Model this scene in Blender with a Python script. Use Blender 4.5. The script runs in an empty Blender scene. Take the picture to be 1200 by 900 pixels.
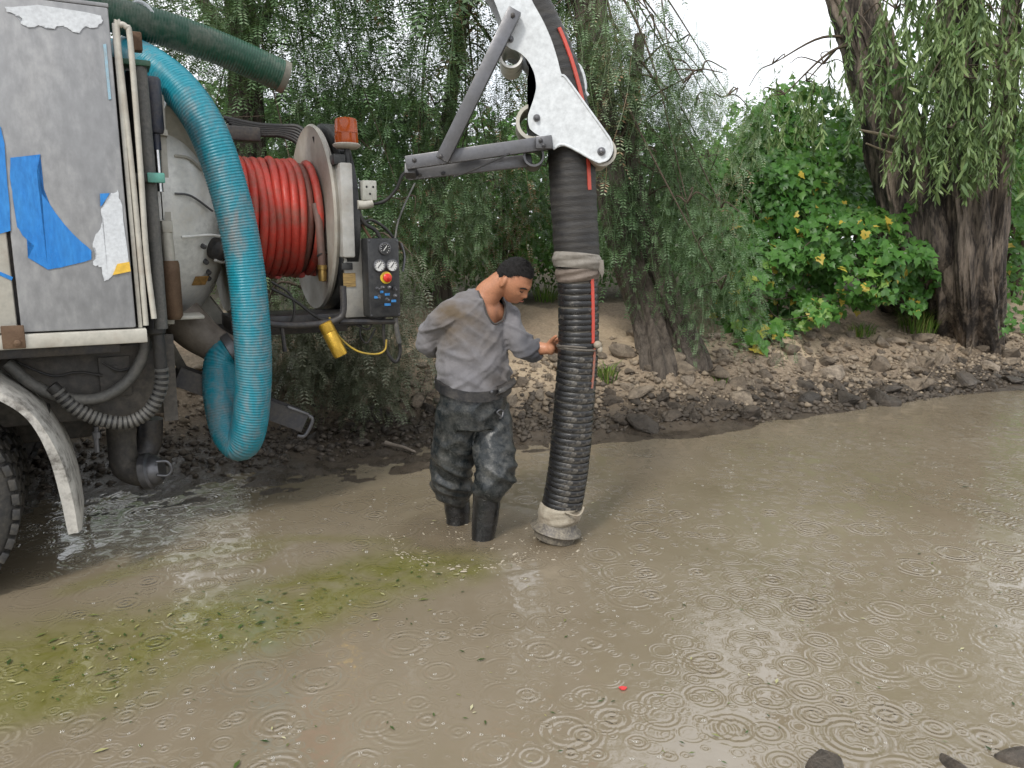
import bpy, bmesh, math, random
import numpy as np
from mathutils import Vector, Matrix

random.seed(7)
rng = np.random.default_rng(7)
R = math.radians
SC = bpy.context.scene
COL = SC.collection

# ------------------------------------------------------------------ camera
F, PITCH, CAMH = 902.0, R(10.4), 1.55          # focal length in pixels of the 1200 px wide photograph
cd = bpy.data.cameras.new('camera')
cam = bpy.data.objects.new('camera', cd)
COL.objects.link(cam)
cam.location = (0, 0, CAMH)
cam.rotation_euler = (R(90) - PITCH, 0, 0)
cd.sensor_width = 36.0
cd.lens = 36.0 * F / 1200.0
cd.clip_start, cd.clip_end = 0.05, 2000
SC.camera = cam

# ------------------------------------------------------------------ overcast sky, veiled sun, exposure
SUN_EL, SUN_AZ = R(46), R(205)                 # azimuth clockwise from +Y
w = bpy.data.worlds.new('World')
SC.world = w
w.use_nodes = True
nt = w.node_tree
nt.nodes.clear()
sky = nt.nodes.new('ShaderNodeTexSky')
sky.sky_type = 'NISHITA'
sky.sun_disc = False
sky.sun_elevation, sky.sun_rotation = SUN_EL, SUN_AZ
nz = nt.nodes.new('ShaderNodeTexNoise')
nz.inputs['Scale'].default_value = 2.2
nz.inputs['Detail'].default_value = 5
cr = nt.nodes.new('ShaderNodeValToRGB')
cr.color_ramp.elements[0].color = (7.9, 8.3, 8.9, 1)
cr.color_ramp.elements[1].color = (12.4, 12.4, 12.4, 1)
cr.color_ramp.elements[0].position, cr.color_ramp.elements[1].position = .3, .7
mx = nt.nodes.new('ShaderNodeMix')
mx.data_type = 'RGBA'
mx.inputs['Factor'].default_value = .86          # cloud cover
bgn = nt.nodes.new('ShaderNodeBackground')
bgn.inputs['Strength'].default_value = .1
wo = nt.nodes.new('ShaderNodeOutputWorld')
nt.links.new(nz.outputs['Fac'], cr.inputs['Fac'])
nt.links.new(sky.outputs['Color'], mx.inputs['A'])
nt.links.new(cr.outputs['Color'], mx.inputs['B'])
nt.links.new(mx.outputs['Result'], bgn.inputs['Color'])
nt.links.new(bgn.outputs['Background'], wo.inputs['Surface'])

sd = bpy.data.lights.new('sun', 'SUN')
sd.energy, sd.angle, sd.color = 1.5, R(10), (1, .95, .87)
sun = bpy.data.objects.new('sun', sd)
COL.objects.link(sun)
_to = Vector((math.sin(SUN_AZ) * math.cos(SUN_EL), math.cos(SUN_AZ) * math.cos(SUN_EL), math.sin(SUN_EL)))
sun.rotation_euler = _to.to_track_quat('Z', 'Y').to_euler()
sun.location = (0, -4, 12)

SC.view_settings.view_transform = 'Standard'
SC.view_settings.look = 'None'
SC.view_settings.exposure = 0.62
SC.view_settings.gamma = 1
SC.cycles.use_denoising = True
SC.cycles.max_bounces = 6
SC.cycles.diffuse_bounces = 3
SC.cycles.glossy_bounces = 3
SC.cycles.transmission_bounces = 4
SC.cycles.caustics_reflective = False
SC.cycles.caustics_refractive = False

# ------------------------------------------------------------------ pixel -> place
def ray(px, py):
    x, y = (px - 600) / F, (450 - py) / F
    return np.array([x, math.cos(PITCH) + y * math.sin(PITCH), -math.sin(PITCH) + y * math.cos(PITCH)])
CAM = np.array([0, 0, CAMH])
def W(px, py, y):                               # at distance y in front of the camera
    d = ray(px, py); return CAM + d * (y / d[1])
def G(px, py, z=0.0):                           # on the level z
    d = ray(px, py); return CAM + d * ((z - CAMH) / d[2])

# ------------------------------------------------------------------ numeric helpers
def hash3(ix, iy, iz):
    n = (ix * 374761393 + iy * 668265263 + iz * 2147483647 + 1013904223) & 0xFFFFFFFF
    n = ((n ^ (n >> 13)) * 1274126177) & 0xFFFFFFFF
    n = n ^ (n >> 16)
    return (n & 0xFFFFFF) / float(0xFFFFFF)
def vnoise(p):
    p = np.asarray(p, float)
    i = np.floor(p).astype(np.int64); f = p - i
    f = f * f * (3 - 2 * f)
    out = 0
    for a in (0, 1):
        for b in (0, 1):
            for c in (0, 1):
                wgt = (f[..., 0] if a else 1 - f[..., 0]) * (f[..., 1] if b else 1 - f[..., 1]) * (f[..., 2] if c else 1 - f[..., 2])
                out = out + wgt * hash3(i[..., 0] + a, i[..., 1] + b, i[..., 2] + c)
    return out * 2 - 1
def fbm(p, o=4):
    p = np.asarray(p, float); s = 0; a = .5
    for k in range(o):
        s = s + a * vnoise(p + 17.3 * k); p = p * 2.03; a *= .5
    return s
def sstep(x, a, b):
    t = np.clip((np.asarray(x, float) - a) / (b - a), 0, 1); return t * t * (3 - 2 * t)
def crom(pts, n=8):
    P = [np.asarray(p, float) for p in pts]
    if len(P) < 3: return np.array([P[0] + (P[-1] - P[0]) * t for t in np.linspace(0, 1, max(2, n))])
    Q = [2 * P[0] - P[1]] + P + [2 * P[-1] - P[-2]]
    out = []
    for k in range(len(P) - 1):
        a, b, c, d = Q[k:k + 4]
        for t in np.linspace(0, 1, n, endpoint=False):
            out.append(.5 * (2 * b + (c - a) * t + (2 * a - 5 * b + 4 * c - d) * t * t + (3 * b - a - 3 * c + d) * t ** 3))
    out.append(P[-1])
    return np.array(out)
def frames(path, ref=None):
    n = len(path)
    T = np.gradient(path, axis=0); T /= np.linalg.norm(T, axis=1)[:, None] + 1e-12
    r = np.array(ref if ref is not None else (0, 0, 1.0))
    if abs(T[0] @ r) > .95: r = np.array([1.0, 0, 0]) if abs(T[0][0]) < .9 else np.array([0, 1.0, 0])
    U = np.zeros((n, 3)); u = r - (r @ T[0]) * T[0]; u /= np.linalg.norm(u)
    for k in range(n):
        u = u - (u @ T[k]) * T[k]; u /= np.linalg.norm(u); U[k] = u
    return T, U, np.cross(T, U)

class MB:
    """collects shapes; build() links them as ONE mesh object"""
    def __init__(s): s.V = []; s.Fc = []; s.n = 0
    def add(s, V, Fc):
        s.V.append(np.asarray(V, float)); s.Fc += [tuple(int(i) + s.n for i in f) for f in Fc]; s.n += len(V); return s
    def box(s, lo, hi, M=None, bev=0.0):
        lo, hi = np.array(lo, float), np.array(hi, float)
        bm = bmesh.new(); bmesh.ops.create_cube(bm, size=1)
        for v in bm.verts: v.co = Vector((lo + hi) / 2 + np.array(v.co) * (hi - lo))
        if bev: bmesh.ops.bevel(bm, geom=bm.edges[:], offset=min(bev, .45 * float((hi - lo).min())), segments=2, affect='EDGES', profile=.5)
        return s.bm(bm, M)
    def bm(s, bm, M=None):
        bm.verts.index_update()
        V = [(M @ v.co if M is not None else v.co)[:] for v in bm.verts]
        Fc = [[v.index for v in f.verts] for f in bm.faces]; bm.free(); return s.add(V, Fc)
    def bar(s, p, q, wd, th, side=(0, 1, 0), bev=.004):
        """box section from p to q; th measured along `side`, wd across it"""
        p, q = np.array(p, float), np.array(q, float); L = np.linalg.norm(q - p); t = (q - p) / L
        sd_ = np.array(side, float); sd_ -= (sd_ @ t) * t; sd_ /= np.linalg.norm(sd_); up = np.cross(t, sd_)
        M = Matrix(((t[0], sd_[0], up[0], p[0]), (t[1], sd_[1], up[1], p[1]), (t[2], sd_[2], up[2], p[2]), (0, 0, 0, 1)))
        return s.box((0, -th / 2, -wd / 2), (L, th / 2, wd / 2), M, bev)
    def tube(s, path, r, seg=10, caps=True, ref=None, shape=None):
        path = np.asarray(path, float); n = len(path)
        r = np.full(n, r, float) if np.isscalar(r) else np.interp(np.linspace(0, 1, n), np.linspace(0, 1, len(r)), r)
        T, U, B = frames(path, ref)
        an = np.linspace(0, 2 * math.pi, seg, endpoint=False)
        rr = r[:, None] * (np.ones((n, seg)) if shape is None else shape(n, seg, an))
        V = path[:, None] + rr[..., None] * (np.cos(an)[None, :, None] * U[:, None] + np.sin(an)[None, :, None] * B[:, None])
        V = V.reshape(-1, 3); Fc = []
        for i in range(n - 1):
            for j in range(seg):
                k = (j + 1) % seg; Fc.append((i * seg + j, i * seg + k, (i + 1) * seg + k, (i + 1) * seg + j))
        if caps: Fc += [tuple(range(seg))[::-1], tuple(range((n - 1) * seg, n * seg))]
        return s.add(V, Fc)
    def lathe(s, prof, o, ax, seg=32, ref=(0, 0, 1), closed=False):
        """prof: (radius, height along ax)"""
        o, ax = np.array(o, float), np.array(ax, float); ax /= np.linalg.norm(ax)
        r = np.array(ref, float)
        if abs(r @ ax) > .95: r = np.array([1., 0, 0])
        u = r - (r @ ax) * ax; u /= np.linalg.norm(u); b = np.cross(ax, u)
        an = np.linspace(0, 2 * math.pi, seg, endpoint=False)
        V = []; n = len(prof)
        for (rd, h) in prof:
            for t in an: V.append(o + ax * h + max(rd, 1e-4) * (math.cos(t) * u + math.sin(t) * b))
        Fc = []
        for i in range(n if closed else n - 1):
            i2 = (i + 1) % n
            for j in range(seg):
                k = (j + 1) % seg; Fc.append((i * seg + j, i * seg + k, i2 * seg + k, i2 * seg + j))
        if not closed:
            if prof[0][0] > 1e-3: Fc.append(tuple(range(seg))[::-1])
            if prof[-1][0] > 1e-3: Fc.append(tuple(range((n - 1) * seg, n * seg)))
        return s.add(V, Fc)
    def prism(s, poly, off):
        """planar outline (3D points) pushed along off"""
        P = [Vector(tuple(p)) for p in poly]; bm = bmesh.new()
        a = [bm.verts.new(p) for p in P]; b = [bm.verts.new(p + Vector(tuple(off))) for p in P]
        f1 = bm.faces.new(a); f2 = bm.faces.new(b[::-1])
        for i in range(len(a)):
            j = (i + 1) % len(a); bm.faces.new((a[j], a[i], b[i], b[j]))
        bmesh.ops.triangulate(bm, faces=[f1, f2]); bmesh.ops.recalc_face_normals(bm, faces=bm.faces[:])
        return s.bm(bm)
    def sphere(s, c, rad, sub=2, M=None):
        bm = bmesh.new(); bmesh.ops.create_icosphere(bm, subdivisions=sub, radius=1)
        rad = np.full(3, rad) if np.isscalar(rad) else np.array(rad, float)
        for v in bm.verts:
            q = Vector(tuple(np.array(v.co) * rad)); v.co = (M @ q if M is not None else q) + Vector(tuple(c))
        return s.bm(bm)
    def mesh(s, name, smooth=40):
        me = bpy.data.meshes.new(name)
        me.from_pydata(np.concatenate(s.V).tolist() if s.V else [], [], s.Fc)
        bm = bmesh.new(); bm.from_mesh(me); bmesh.ops.recalc_face_normals(bm, faces=bm.faces[:]); bm.to_mesh(me); bm.free()
        if smooth is not None:
            me.polygons.foreach_set('use_smooth', [True] * len(me.polygons))
            me.set_sharp_from_angle(angle=R(smooth))
        return me
    def build(s, name, m, parent=None, smooth=40): return link(name, s.mesh(name, smooth), m, parent)

def link(name, me, m, parent=None):
    o = bpy.data.objects.new(name, me)
    if m is not None:
        if len(me.materials) == 0: me.materials.append(m)
    COL.objects.link(o)
    if parent is not None: o.parent = parent
    return o
def empty(name, loc=(0, 0, 0), rz=0):
    o = bpy.data.objects.new(name, None); COL.objects.link(o); o.location = loc; o.rotation_euler = (0, 0, rz); o.empty_display_size = .2
    return o
def tag(o, label=None, cat=None, group=None, kind=None):
    if label: o['label'] = label
    if cat: o['category'] = cat
    if group: o['group'] = group
    if kind: o['kind'] = kind
    return o
def fast_mesh(name, V, Fq, tint=None, smooth=False):
    """V (n,3), Fq (m,k) equal-sized faces"""
    me = bpy.data.meshes.new(name); V = np.asarray(V, np.float32); Fq = np.asarray(Fq, np.int32); k = Fq.shape[1]
    me.vertices.add(len(V)); me.vertices.foreach_set('co', V.ravel())
    me.loops.add(Fq.size); me.loops.foreach_set('vertex_index', Fq.ravel())
    me.polygons.add(len(Fq)); me.polygons.foreach_set('loop_start', np.arange(0, Fq.size, k, dtype=np.int32))
    if smooth: me.polygons.foreach_set('use_smooth', np.ones(len(Fq), bool))
    me.update(calc_edges=True)
    if tint is not None:
        at = me.attributes.new('tint', 'FLOAT', 'POINT'); at.data.foreach_set('value', np.asarray(tint, np.float32))
    return me
def rotz_scale(n, ang, sc, tilt=None):
    c, s_ = np.cos(ang), np.sin(ang); M = np.zeros((n, 3, 3))
    M[:, 0, 0] = c; M[:, 0, 1] = -s_; M[:, 1, 0] = s_; M[:, 1, 1] = c; M[:, 2, 2] = 1
    if tilt is not None:
        X = np.zeros((n, 3, 3)); ct, st = np.cos(tilt), np.sin(tilt)
        X[:, 0, 0] = 1; X[:, 1, 1] = ct; X[:, 1, 2] = -st; X[:, 2, 1] = st; X[:, 2, 2] = ct
        M = M @ X
    return M * np.asarray(sc)[:, None, None]
def scatter(PV, PF, M, pos):
    """copies of one prototype -> (V, F)"""
    n, m = len(pos), len(PV)
    V = np.einsum('nij,mj->nmi', M, PV) + pos[:, None]
    Fq = (PF[None] + (np.arange(n) * m)[:, None, None]).reshape(-1, PF.shape[1])
    return V.reshape(-1, 3), Fq

# ------------------------------------------------------------------ materials
MATS = {}
def nodes(name):
    m = bpy.data.materials.new(name); m.use_nodes = True; t = m.node_tree; t.nodes.clear()
    out = t.nodes.new('ShaderNodeOutputMaterial'); b = t.nodes.new('ShaderNodeBsdfPrincipled')
    t.links.new(b.outputs['BSDF'], out.inputs['Surface'])
    return m, t, b, out
def tnoise(t, co, scale, detail=4, rough=.6, dist=0.0):
    n = t.nodes.new('ShaderNodeTexNoise'); n.inputs['Scale'].default_value = scale; n.inputs['Detail'].default_value = detail
    n.inputs['Roughness'].default_value = rough; n.inputs['Distortion'].default_value = dist
    if co is not None: t.links.new(co, n.inputs['Vector'])
    return n.outputs['Fac']
def ramp(t, fac, stops):
    r = t.nodes.new('ShaderNodeValToRGB'); e = r.color_ramp.elements
    while len(e) < len(stops): e.new(.5)
    for k, (p, c) in enumerate(stops):
        e[k].position = p; e[k].color = (c, c, c, 1) if np.isscalar(c) else (*c, 1)
    t.links.new(fac, r.inputs['Fac']); return r.outputs['Color']
def mixc(t, fac, a, b):
    m = t.nodes.new('ShaderNodeMix'); m.data_type = 'RGBA'
    for key, v in (('Factor', fac), ('A', a), ('B', b)):
        if hasattr(v, 'links') or hasattr(v, 'is_linked'): t.links.new(v, m.inputs[key])
        elif key == 'Factor': m.inputs[key].default_value = v
        else: m.inputs[key].default_value = (*v, 1)
    return m.outputs['Result']
def math_(t, op, a, b=None, c=None):
    m = t.nodes.new('ShaderNodeMath'); m.operation = op
    for k, v in enumerate((a, b, c)):
        if v is None: continue
        if hasattr(v, 'is_linked'): t.links.new(v, m.inputs[k])
        else: m.inputs[k].default_value = v
    return m.outputs['Value']
def bump(t, b, h, strength=.5, dist=.01):
    n = t.nodes.new('ShaderNodeBump'); n.inputs['Strength'].default_value = strength; n.inputs['Distance'].default_value = dist
    t.links.new(h, n.inputs['Height']); t.links.new(n.outputs['Normal'], b.inputs['Normal']); return n
def objco(t, scale=(1, 1, 1)):
    c = t.nodes.new('ShaderNodeTexCoord'); mp = t.nodes.new('ShaderNodeMapping'); mp.inputs['Scale'].default_value = scale
    t.links.new(c.outputs['Object'], mp.inputs['Vector']); return mp.outputs['Vector']

def pmat(name, base, dirt=None, amt=.5, scale=6, rough=.5, metal=0.0, bmp=.15, bscale=None, stretch=(1, 1, 1), rvar=.15, sharp=(.42, .62), bdist=.006):
    """base paint with blotches of dirt, uneven gloss and fine relief"""
    if name in MATS: return MATS[name]
    m, t, b, o = nodes(name); co = objco(t, stretch)
    n1 = tnoise(t, co, scale, 7, .65); n2 = tnoise(t, co, scale * 7, 5, .6)
    col = base
    if dirt is not None:
        f = ramp(t, math_(t, 'ADD', math_(t, 'MULTIPLY', n1, .7), math_(t, 'MULTIPLY', n2, .3)), [(sharp[0], 0.0), (sharp[1], 1.0)])
        col = mixc(t, math_(t, 'MULTIPLY', f, amt), base, dirt)
    var = ramp(t, n2, [(.3, .82), (.7, 1.12)])
    mm = t.nodes.new('ShaderNodeMix'); mm.data_type = 'RGBA'; mm.blend_type = 'MULTIPLY'; mm.inputs['Factor'].default_value = 1
    if hasattr(col, 'is_linked'): t.links.new(col, mm.inputs['A'])
    else: mm.inputs['A'].default_value = (*col, 1)
    t.links.new(var, mm.inputs['B']); t.links.new(mm.outputs['Result'], b.inputs['Base Color'])
    t.links.new(ramp(t, n1, [(.3, max(.03, rough - rvar)), (.7, min(1, rough + rvar))]), b.inputs['Roughness'])
    b.inputs['Metallic'].default_value = metal
    if bmp: bump(t, b, tnoise(t, co, bscale or scale * 9, 5, .6), bmp, bdist)
    MATS[name] = m; return m

def leafmat(name, stops, rough=.45, trans=.3):
    m, t, b, o = nodes(name)
    a = t.nodes.new('ShaderNodeAttribute'); a.attribute_name = 'tint'
    inf = t.nodes.new('ShaderNodeObjectInfo')
    f = math_(t, 'FRACT', math_(t, 'ADD', a.outputs['Fac'], math_(t, 'MULTIPLY', inf.outputs['Random'], .999))) if name.endswith('_single') else a.outputs['Fac']
    col = ramp(t, f, stops); t.links.new(col, b.inputs['Base Color']); b.inputs['Roughness'].default_value = rough
    b.inputs['Specular IOR Level'].default_value = .35
    tr = t.nodes.new('ShaderNodeBsdfTranslucent'); mm = t.nodes.new('ShaderNodeMixShader'); mm.inputs['Fac'].default_value = trans
    t.links.new(mixc(t, .5, col, (.16, .22, .04)), tr.inputs['Color'])
    t.links.new(b.outputs['BSDF'], mm.inputs[1]); t.links.new(tr.outputs['BSDF'], mm.inputs[2]); t.links.new(mm.outputs['Shader'], o.inputs['Surface'])
    MATS[name] = m; return m

RUST = (.13, .065, .03); MUD = (.17, .13, .09); GRIME = (.10, .085, .065)
M_grey = pmat('grey_paint', (.265, .27, .28), (.42, .42, .42), .55, 3.2, .42, bmp=.08, stretch=(1, 1, .5), sharp=(.47, .66))
M_creamp = pmat('cream_paint', (.50, .48, .42), RUST, .55, 4, .5, bmp=.12, sharp=(.5, .68))
M_white = pmat('white_paint', (.80, .80, .77), (.38, .33, .25), .5, 4.5, .32, bmp=.06, sharp=(.52, .70))
M_whitepeel = pmat('white_peeled_paint', (.66, .69, .72), (.5, .52, .55), .5, 9, .6, bmp=.3)
M_blue = pmat('blue_vinyl', (.012, .19, .58), (.05, .28, .62), .5, 10, .35, bmp=.06, stretch=(1, 1, .3))
M_yel = pmat('yellow_vinyl', (.75, .47, .06), None, 0, 8, .4)
M_boom = pmat('boom_white', (.64, .67, .69), (.46, .41, .34), .35, 6, .28, bmp=.03, sharp=(.58, .76))
M_steel = pmat('bare_steel', (.15, .15, .16), (.10, .10, .10), .6, 7, .42, .75, bmp=.1)
M_dsteel = pmat('dark_steel', (.035, .035, .04), (.10, .085, .065), .6, 8, .5, .2, bmp=.15)
M_rusty = pmat('rusty_steel', (.16, .10, .06), (.07, .04, .025), .7, 12, .75, .2, bmp=.4)
M_chassis = pmat('muddy_chassis', (.05, .046, .042), (.13, .115, .095), .8, 5, .75, bmp=.4)
M_rubber = pmat('black_rubber', (.013, .013, .014), (.05, .045, .038), .6, 9, .55, bmp=.2)
M_tyre = pmat('tyre_rubber', (.022, .022, .023), (.09, .08, .065), .7, 7, .7, bmp=.3)
M_ghose = pmat('grey_rubber_hose', (.085, .085, .08), (.15, .14, .125), .7, 9, .6, bmp=.25)
M_greenh = pmat('green_pvc', (.010, .075, .042), (.15, .16, .13), .75, 6, .45, bmp=.15, stretch=(1, 1, 1), sharp=(.46, .64))
M_blueh = pmat('turquoise_pvc', (.012, .24, .32), (.17, .17, .17), .85, 5, .42, bmp=.15, stretch=(1, 1, .55), sharp=(.47, .63))
M_red = pmat('red_rubber', (.58, .06, .04), (.24, .11, .08), .75, 8, .5, bmp=.25, sharp=(.45, .62))
M_brass = pmat('brass', (.45, .30, .10), (.2, .14, .06), .6, 14, .4, .8)
M_gold = pmat('gold_wrap', (.62, .38, .05), (.25, .15, .03), .6, 16, .3, .7, bmp=.4)
M_blackp = pmat('black_panel', (.02, .021, .024), (.07, .07, .065), .5, 9, .45)
M_plast = pmat('black_plastic', (.015, .015, .016), None, 0, 9, .5)
M_dial = pmat('dial_white', (.72, .72, .70), None, 0, 20, .4, bmp=0)
M_redb = pmat('red_button', (.65, .03, .02), None, 0, 12, .3)
M_yelr = pmat('yellow_ring', (.75, .55, .05), None, 0, 12, .4)
M_amber = pmat('amber_lens', (.48, .085, .008), (.28, .045, .008), .5, 14, .15, bmp=0)
M_lblue = pmat('label_blue', (.05, .25, .6), None, 0, 12, .4)
M_tape = pmat('grey_tape', (.27, .25, .22), (.13, .11, .09), .7, 12, .75, bmp=.4)
M_rag = pmat('muddy_rag', (.38, .34, .27), (.16, .12, .08), .7, 14, .9, bmp=.6)
M_stripe = pmat('red_stripe', (.62, .07, .045), (.25, .1, .07), .5, 12, .5)
M_ribhose = pmat('ribbed_hose_rubber', (.014, .014, .015), (.22, .20, .17), .75, 16, .34, bmp=.25, sharp=(.53, .66))
M_sleeve = pmat('wrapped_sleeve', (.018, .017, .017), (.06, .054, .046), .6, 8, .55, bmp=.5, stretch=(.5, .5, 4))
M_noz = pmat('muddy_nozzle', (.09, .08, .07), (.33, .29, .22), .8, 14, .5, .2, bmp=.4)
M_shirt = pmat('grey_cotton', (.185, .182, .195), (.125, .095, .066), .85, 5.0, .9, bmp=.25, bscale=160, sharp=(.50, .66))
M_wader = pmat('wader_rubber', (.014, .018, .020), (.15, .147, .135), .62, 17, .34, bmp=.3, sharp=(.47, .66), rvar=.2)
M_boot = pmat('boot_rubber', (.010, .011, .012), (.05, .045, .04), .4, 8, .22, bmp=.15)
M_skin = pmat('skin', (.47, .22, .125), (.40, .165, .09), .6, 16, .5, bmp=.06)
M_hair = pmat('short_black_hair', (.007, .006, .006), (.016, .013, .012), .6, 40, .8, bmp=1.0, bscale=260, bdist=.012)
M_bark = pmat('pepper_bark', (.135, .112, .09), (.035, .027, .022), .9, 16, .9, bmp=1.0, bscale=46, stretch=(1, 1, .18), bdist=.03)
M_bark2 = pmat('peeling_bark', (.26, .21, .165), (.020, .016, .014), .97, 5.5, .9, bmp=1.0, bscale=34, stretch=(1, 1, .13), sharp=(.40, .55), bdist=.03)
M_twig = pmat('twig_bark', (.07, .05, .035), (.14, .11, .08), .5, 12, .9)
L_pep = leafmat('pepper_leaf', [(0, (0.064, 0.121, 0.052)), (.35, (0.135, 0.223, 0.103)), (.7, (0.224, 0.316, 0.181)), (.9, (0.341, 0.401, 0.259)), (1, (0.359, 0.189, 0.121))], trans=.28)
L_sil = leafmat('silvery_leaf', [(0, (0.077, 0.094, 0.055)), (.5, (0.154, 0.176, 0.110)), (1, (0.264, 0.275, 0.198))], trans=.2)
L_bush = leafmat('bush_leaf', [(0, (0.028, 0.079, 0.019)), (.5, (0.078, 0.193, 0.037)), (.9, (0.157, 0.313, 0.061)), (1, (0.316, 0.371, 0.075))], trans=.3)
L_vine = leafmat('vine_leaf', [(0, (0.044, 0.133, 0.025)), (.5, (0.090, 0.222, 0.041)), (.88, (0.179, 0.311, 0.070)), (.95, (0.510, 0.400, 0.058)), (1, (0.600, 0.444, 0.083))], rough=.4, trans=.32)
L_vine1 = leafmat('vine_leaf_single', [(0, (0.064, 0.182, 0.034)), (.5, (0.102, 0.251, 0.047)), (.86, (0.204, 0.342, 0.070)), (.93, (0.574, 0.456, 0.070)), (1, (0.600, 0.479, 0.094))], rough=.4, trans=.32)
L_euc = leafmat('long_leaf', [(0, (0.086, 0.144, 0.057)), (.5, (0.166, 0.245, 0.093)), (1, (0.287, 0.389, 0.159))], rough=.4, trans=.25)
L_euc1 = leafmat('long_leaf_single', [(0, (0.101, 0.172, 0.064)), (.5, (0.179, 0.259, 0.101)), (1, (0.316, 0.416, 0.172))], rough=.4, trans=.25)
L_grass = leafmat('grass_blade', [(0, (.06, .14, .02)), (.6, (.13, .25, .04)), (1, (.3, .3, .1))], trans=.3)

# ------------------------------------------------------------------ ground: pond bed, mud flat, stony bank, wooded ground behind
SA = R(26.5); ES = np.array([math.cos(SA), math.sin(SA)]); EN = np.array([-math.sin(SA), math.cos(SA)]); SO = np.array([0, 5.43])
def to_sn(x, y):
    dx, dy = np.asarray(x, float) - SO[0], np.asarray(y, float) - SO[1]
    return dx * ES[0] + dy * ES[1], dx * EN[0] + dy * EN[1]
def from_sn(s, n): return SO[0] + s * ES[0] + n * EN[0], SO[1] + s * ES[1] + n * EN[1]
def flatw(s): return 1.15 - .55 * sstep(s, -.8, .7) - .50 * sstep(s, .7, 2.6)
def zt(x, y, fine=True):
    s, n = to_sn(x, y)
    p = np.stack([np.asarray(x, float), np.asarray(y, float), np.zeros_like(np.asarray(x, float))], -1)
    m = n + .10 * vnoise(p * .9 + 3) + .05 * vnoise(p * 3.1) - .10 * sstep(s, .8, 1.6) * (1 - sstep(s, 2, 3.5)) * -1
    wf = flatw(s)
    under = -.13 * sstep(-m, 0, .8) - .05 * sstep(-m, .5, 4)
    flat = .07 * np.clip(m, 0, None) / np.maximum(wf, .2) * (m > 0)
    flat = np.minimum(flat, .07)
    tb = m - wf
    bank = .46 * sstep(tb, -.05, 1.2) + .30 * sstep(tb, .9, 2.6) + .35 * sstep(tb, 2.5, 9)
    z = np.where(m > 0, flat + bank, under)
    z = z + (1.3 * sstep(-n, 14, 19))                               # the other bank, behind the camera
    if fine:
        land = sstep(m, -.05, .25); d = np.clip(tb, 0, 1)
        z = z + land * (.035 * fbm(p * 4.3, 3) + .02 * np.abs(vnoise(p * 11)) + .012 * vnoise(p * 23) + .05 * d * fbm(p * 2.1, 3))
        z = z - .02 * land * (1 - d)
    return z
def GT(px, py, maxd=40):                                            # where a line of sight meets the ground
    d = ray(px, py); t = np.linspace(1.5, maxd, 3000)
    P = CAM + d[None] * t[:, None]; h = P[:, 2] - zt(P[:, 0], P[:, 1])
    k = int(np.argmax(h < 0)); return P[k] if (h < 0).any() else P[-1]

def axis_coords(a, b, step, far):
    mid = list(np.arange(a, b + 1e-6, step)); lo, hi = [], []; g = step
    x = a
    while x > -far: g *= 1.35; x -= g; lo.append(x)
    g = step; x = b
    while x < far: g *= 1.35; x += g; hi.append(x)
    return np.array(lo[::-1] + mid + hi)
def grid_mesh(name, sv, nv, zf):
    S, N = np.meshgrid(sv, nv, indexing='ij'); X, Yc = from_sn(S, N)
    V = np.stack([X, Yc, zf(X, Yc)], -1).reshape(-1, 3); a, b = len(sv), len(nv)
    i = np.arange(a - 1)[:, None] * b + np.arange(b - 1)[None]
    Fq = np.stack([i, i + b, i + b + 1, i + 1], -1).reshape(-1, 4)
    return fast_mesh(name, V, Fq, smooth=True), V
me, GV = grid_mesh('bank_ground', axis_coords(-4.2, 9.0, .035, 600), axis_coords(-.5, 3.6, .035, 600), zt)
gs, gn = to_sn(GV[:, 0], GV[:, 1])
gw = flatw(gs)
_p3 = np.stack([GV[:, 0], GV[:, 1], GV[:, 2] * 0], -1)
dry = sstep(gn - gw + .25 * fbm(_p3 * 2.2, 4) - .12 * sstep(gs, 1, 4), .05, .55)
sand = sstep(fbm(_p3 * 1.1 + 5, 4) + .55 * np.exp(-((gn - gw - 1.05) / .4) ** 2), .12, .5) * dry
_pp = G(625, 450, .3)
sand *= np.clip(.22 + .78 * sstep(gs, 1.2, 2.2) + 1.0 * np.exp(-((GV[:, 0] - _pp[0]) ** 2 + (GV[:, 1] - _pp[1]) ** 2) / .45 ** 2), 0, 1)
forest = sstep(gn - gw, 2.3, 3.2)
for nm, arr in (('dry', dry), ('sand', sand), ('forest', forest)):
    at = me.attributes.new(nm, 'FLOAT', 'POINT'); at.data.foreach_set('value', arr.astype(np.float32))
m, t, b, o = nodes('bank_soil')
co = objco(t)
def attr(t, n_): a = t.nodes.new('ShaderNodeAttribute'); a.attribute_name = n_; return a.outputs['Fac']
n1 = tnoise(t, co, 5, 8, .7); n2 = tnoise(t, co, 38, 6, .65)
mud = mixc(t, ramp(t, n1, [(.35, 0.), (.65, 1.)]), (.040, .031, .023), (.095, .074, .053))
dr = mixc(t, ramp(t, n2, [(.35, 0.), (.65, 1.)]), (.19, .145, .10), (.32, .25, .18))
sa = mixc(t, ramp(t, n2, [(.3, 0.), (.7, 1.)]), (.36, .275, .185), (.50, .40, .28))
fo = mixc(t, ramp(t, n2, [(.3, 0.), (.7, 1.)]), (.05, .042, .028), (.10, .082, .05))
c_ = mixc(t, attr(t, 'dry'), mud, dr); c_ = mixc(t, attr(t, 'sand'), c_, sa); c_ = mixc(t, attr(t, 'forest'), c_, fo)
t.links.new(c_, b.inputs['Base Color'])
t.links.new(mixc(t, attr(t, 'dry'), ramp(t, n1, [(.35, .16), (.65, .5)]), (.92, .92, .92)), b.inputs['Roughness'])
bump(t, b, math_(t, 'ADD', math_(t, 'MULTIPLY', n2, .6), math_(t, 'MULTIPLY', tnoise(t, co, 120, 4), .4)), .9, .02)
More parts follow.
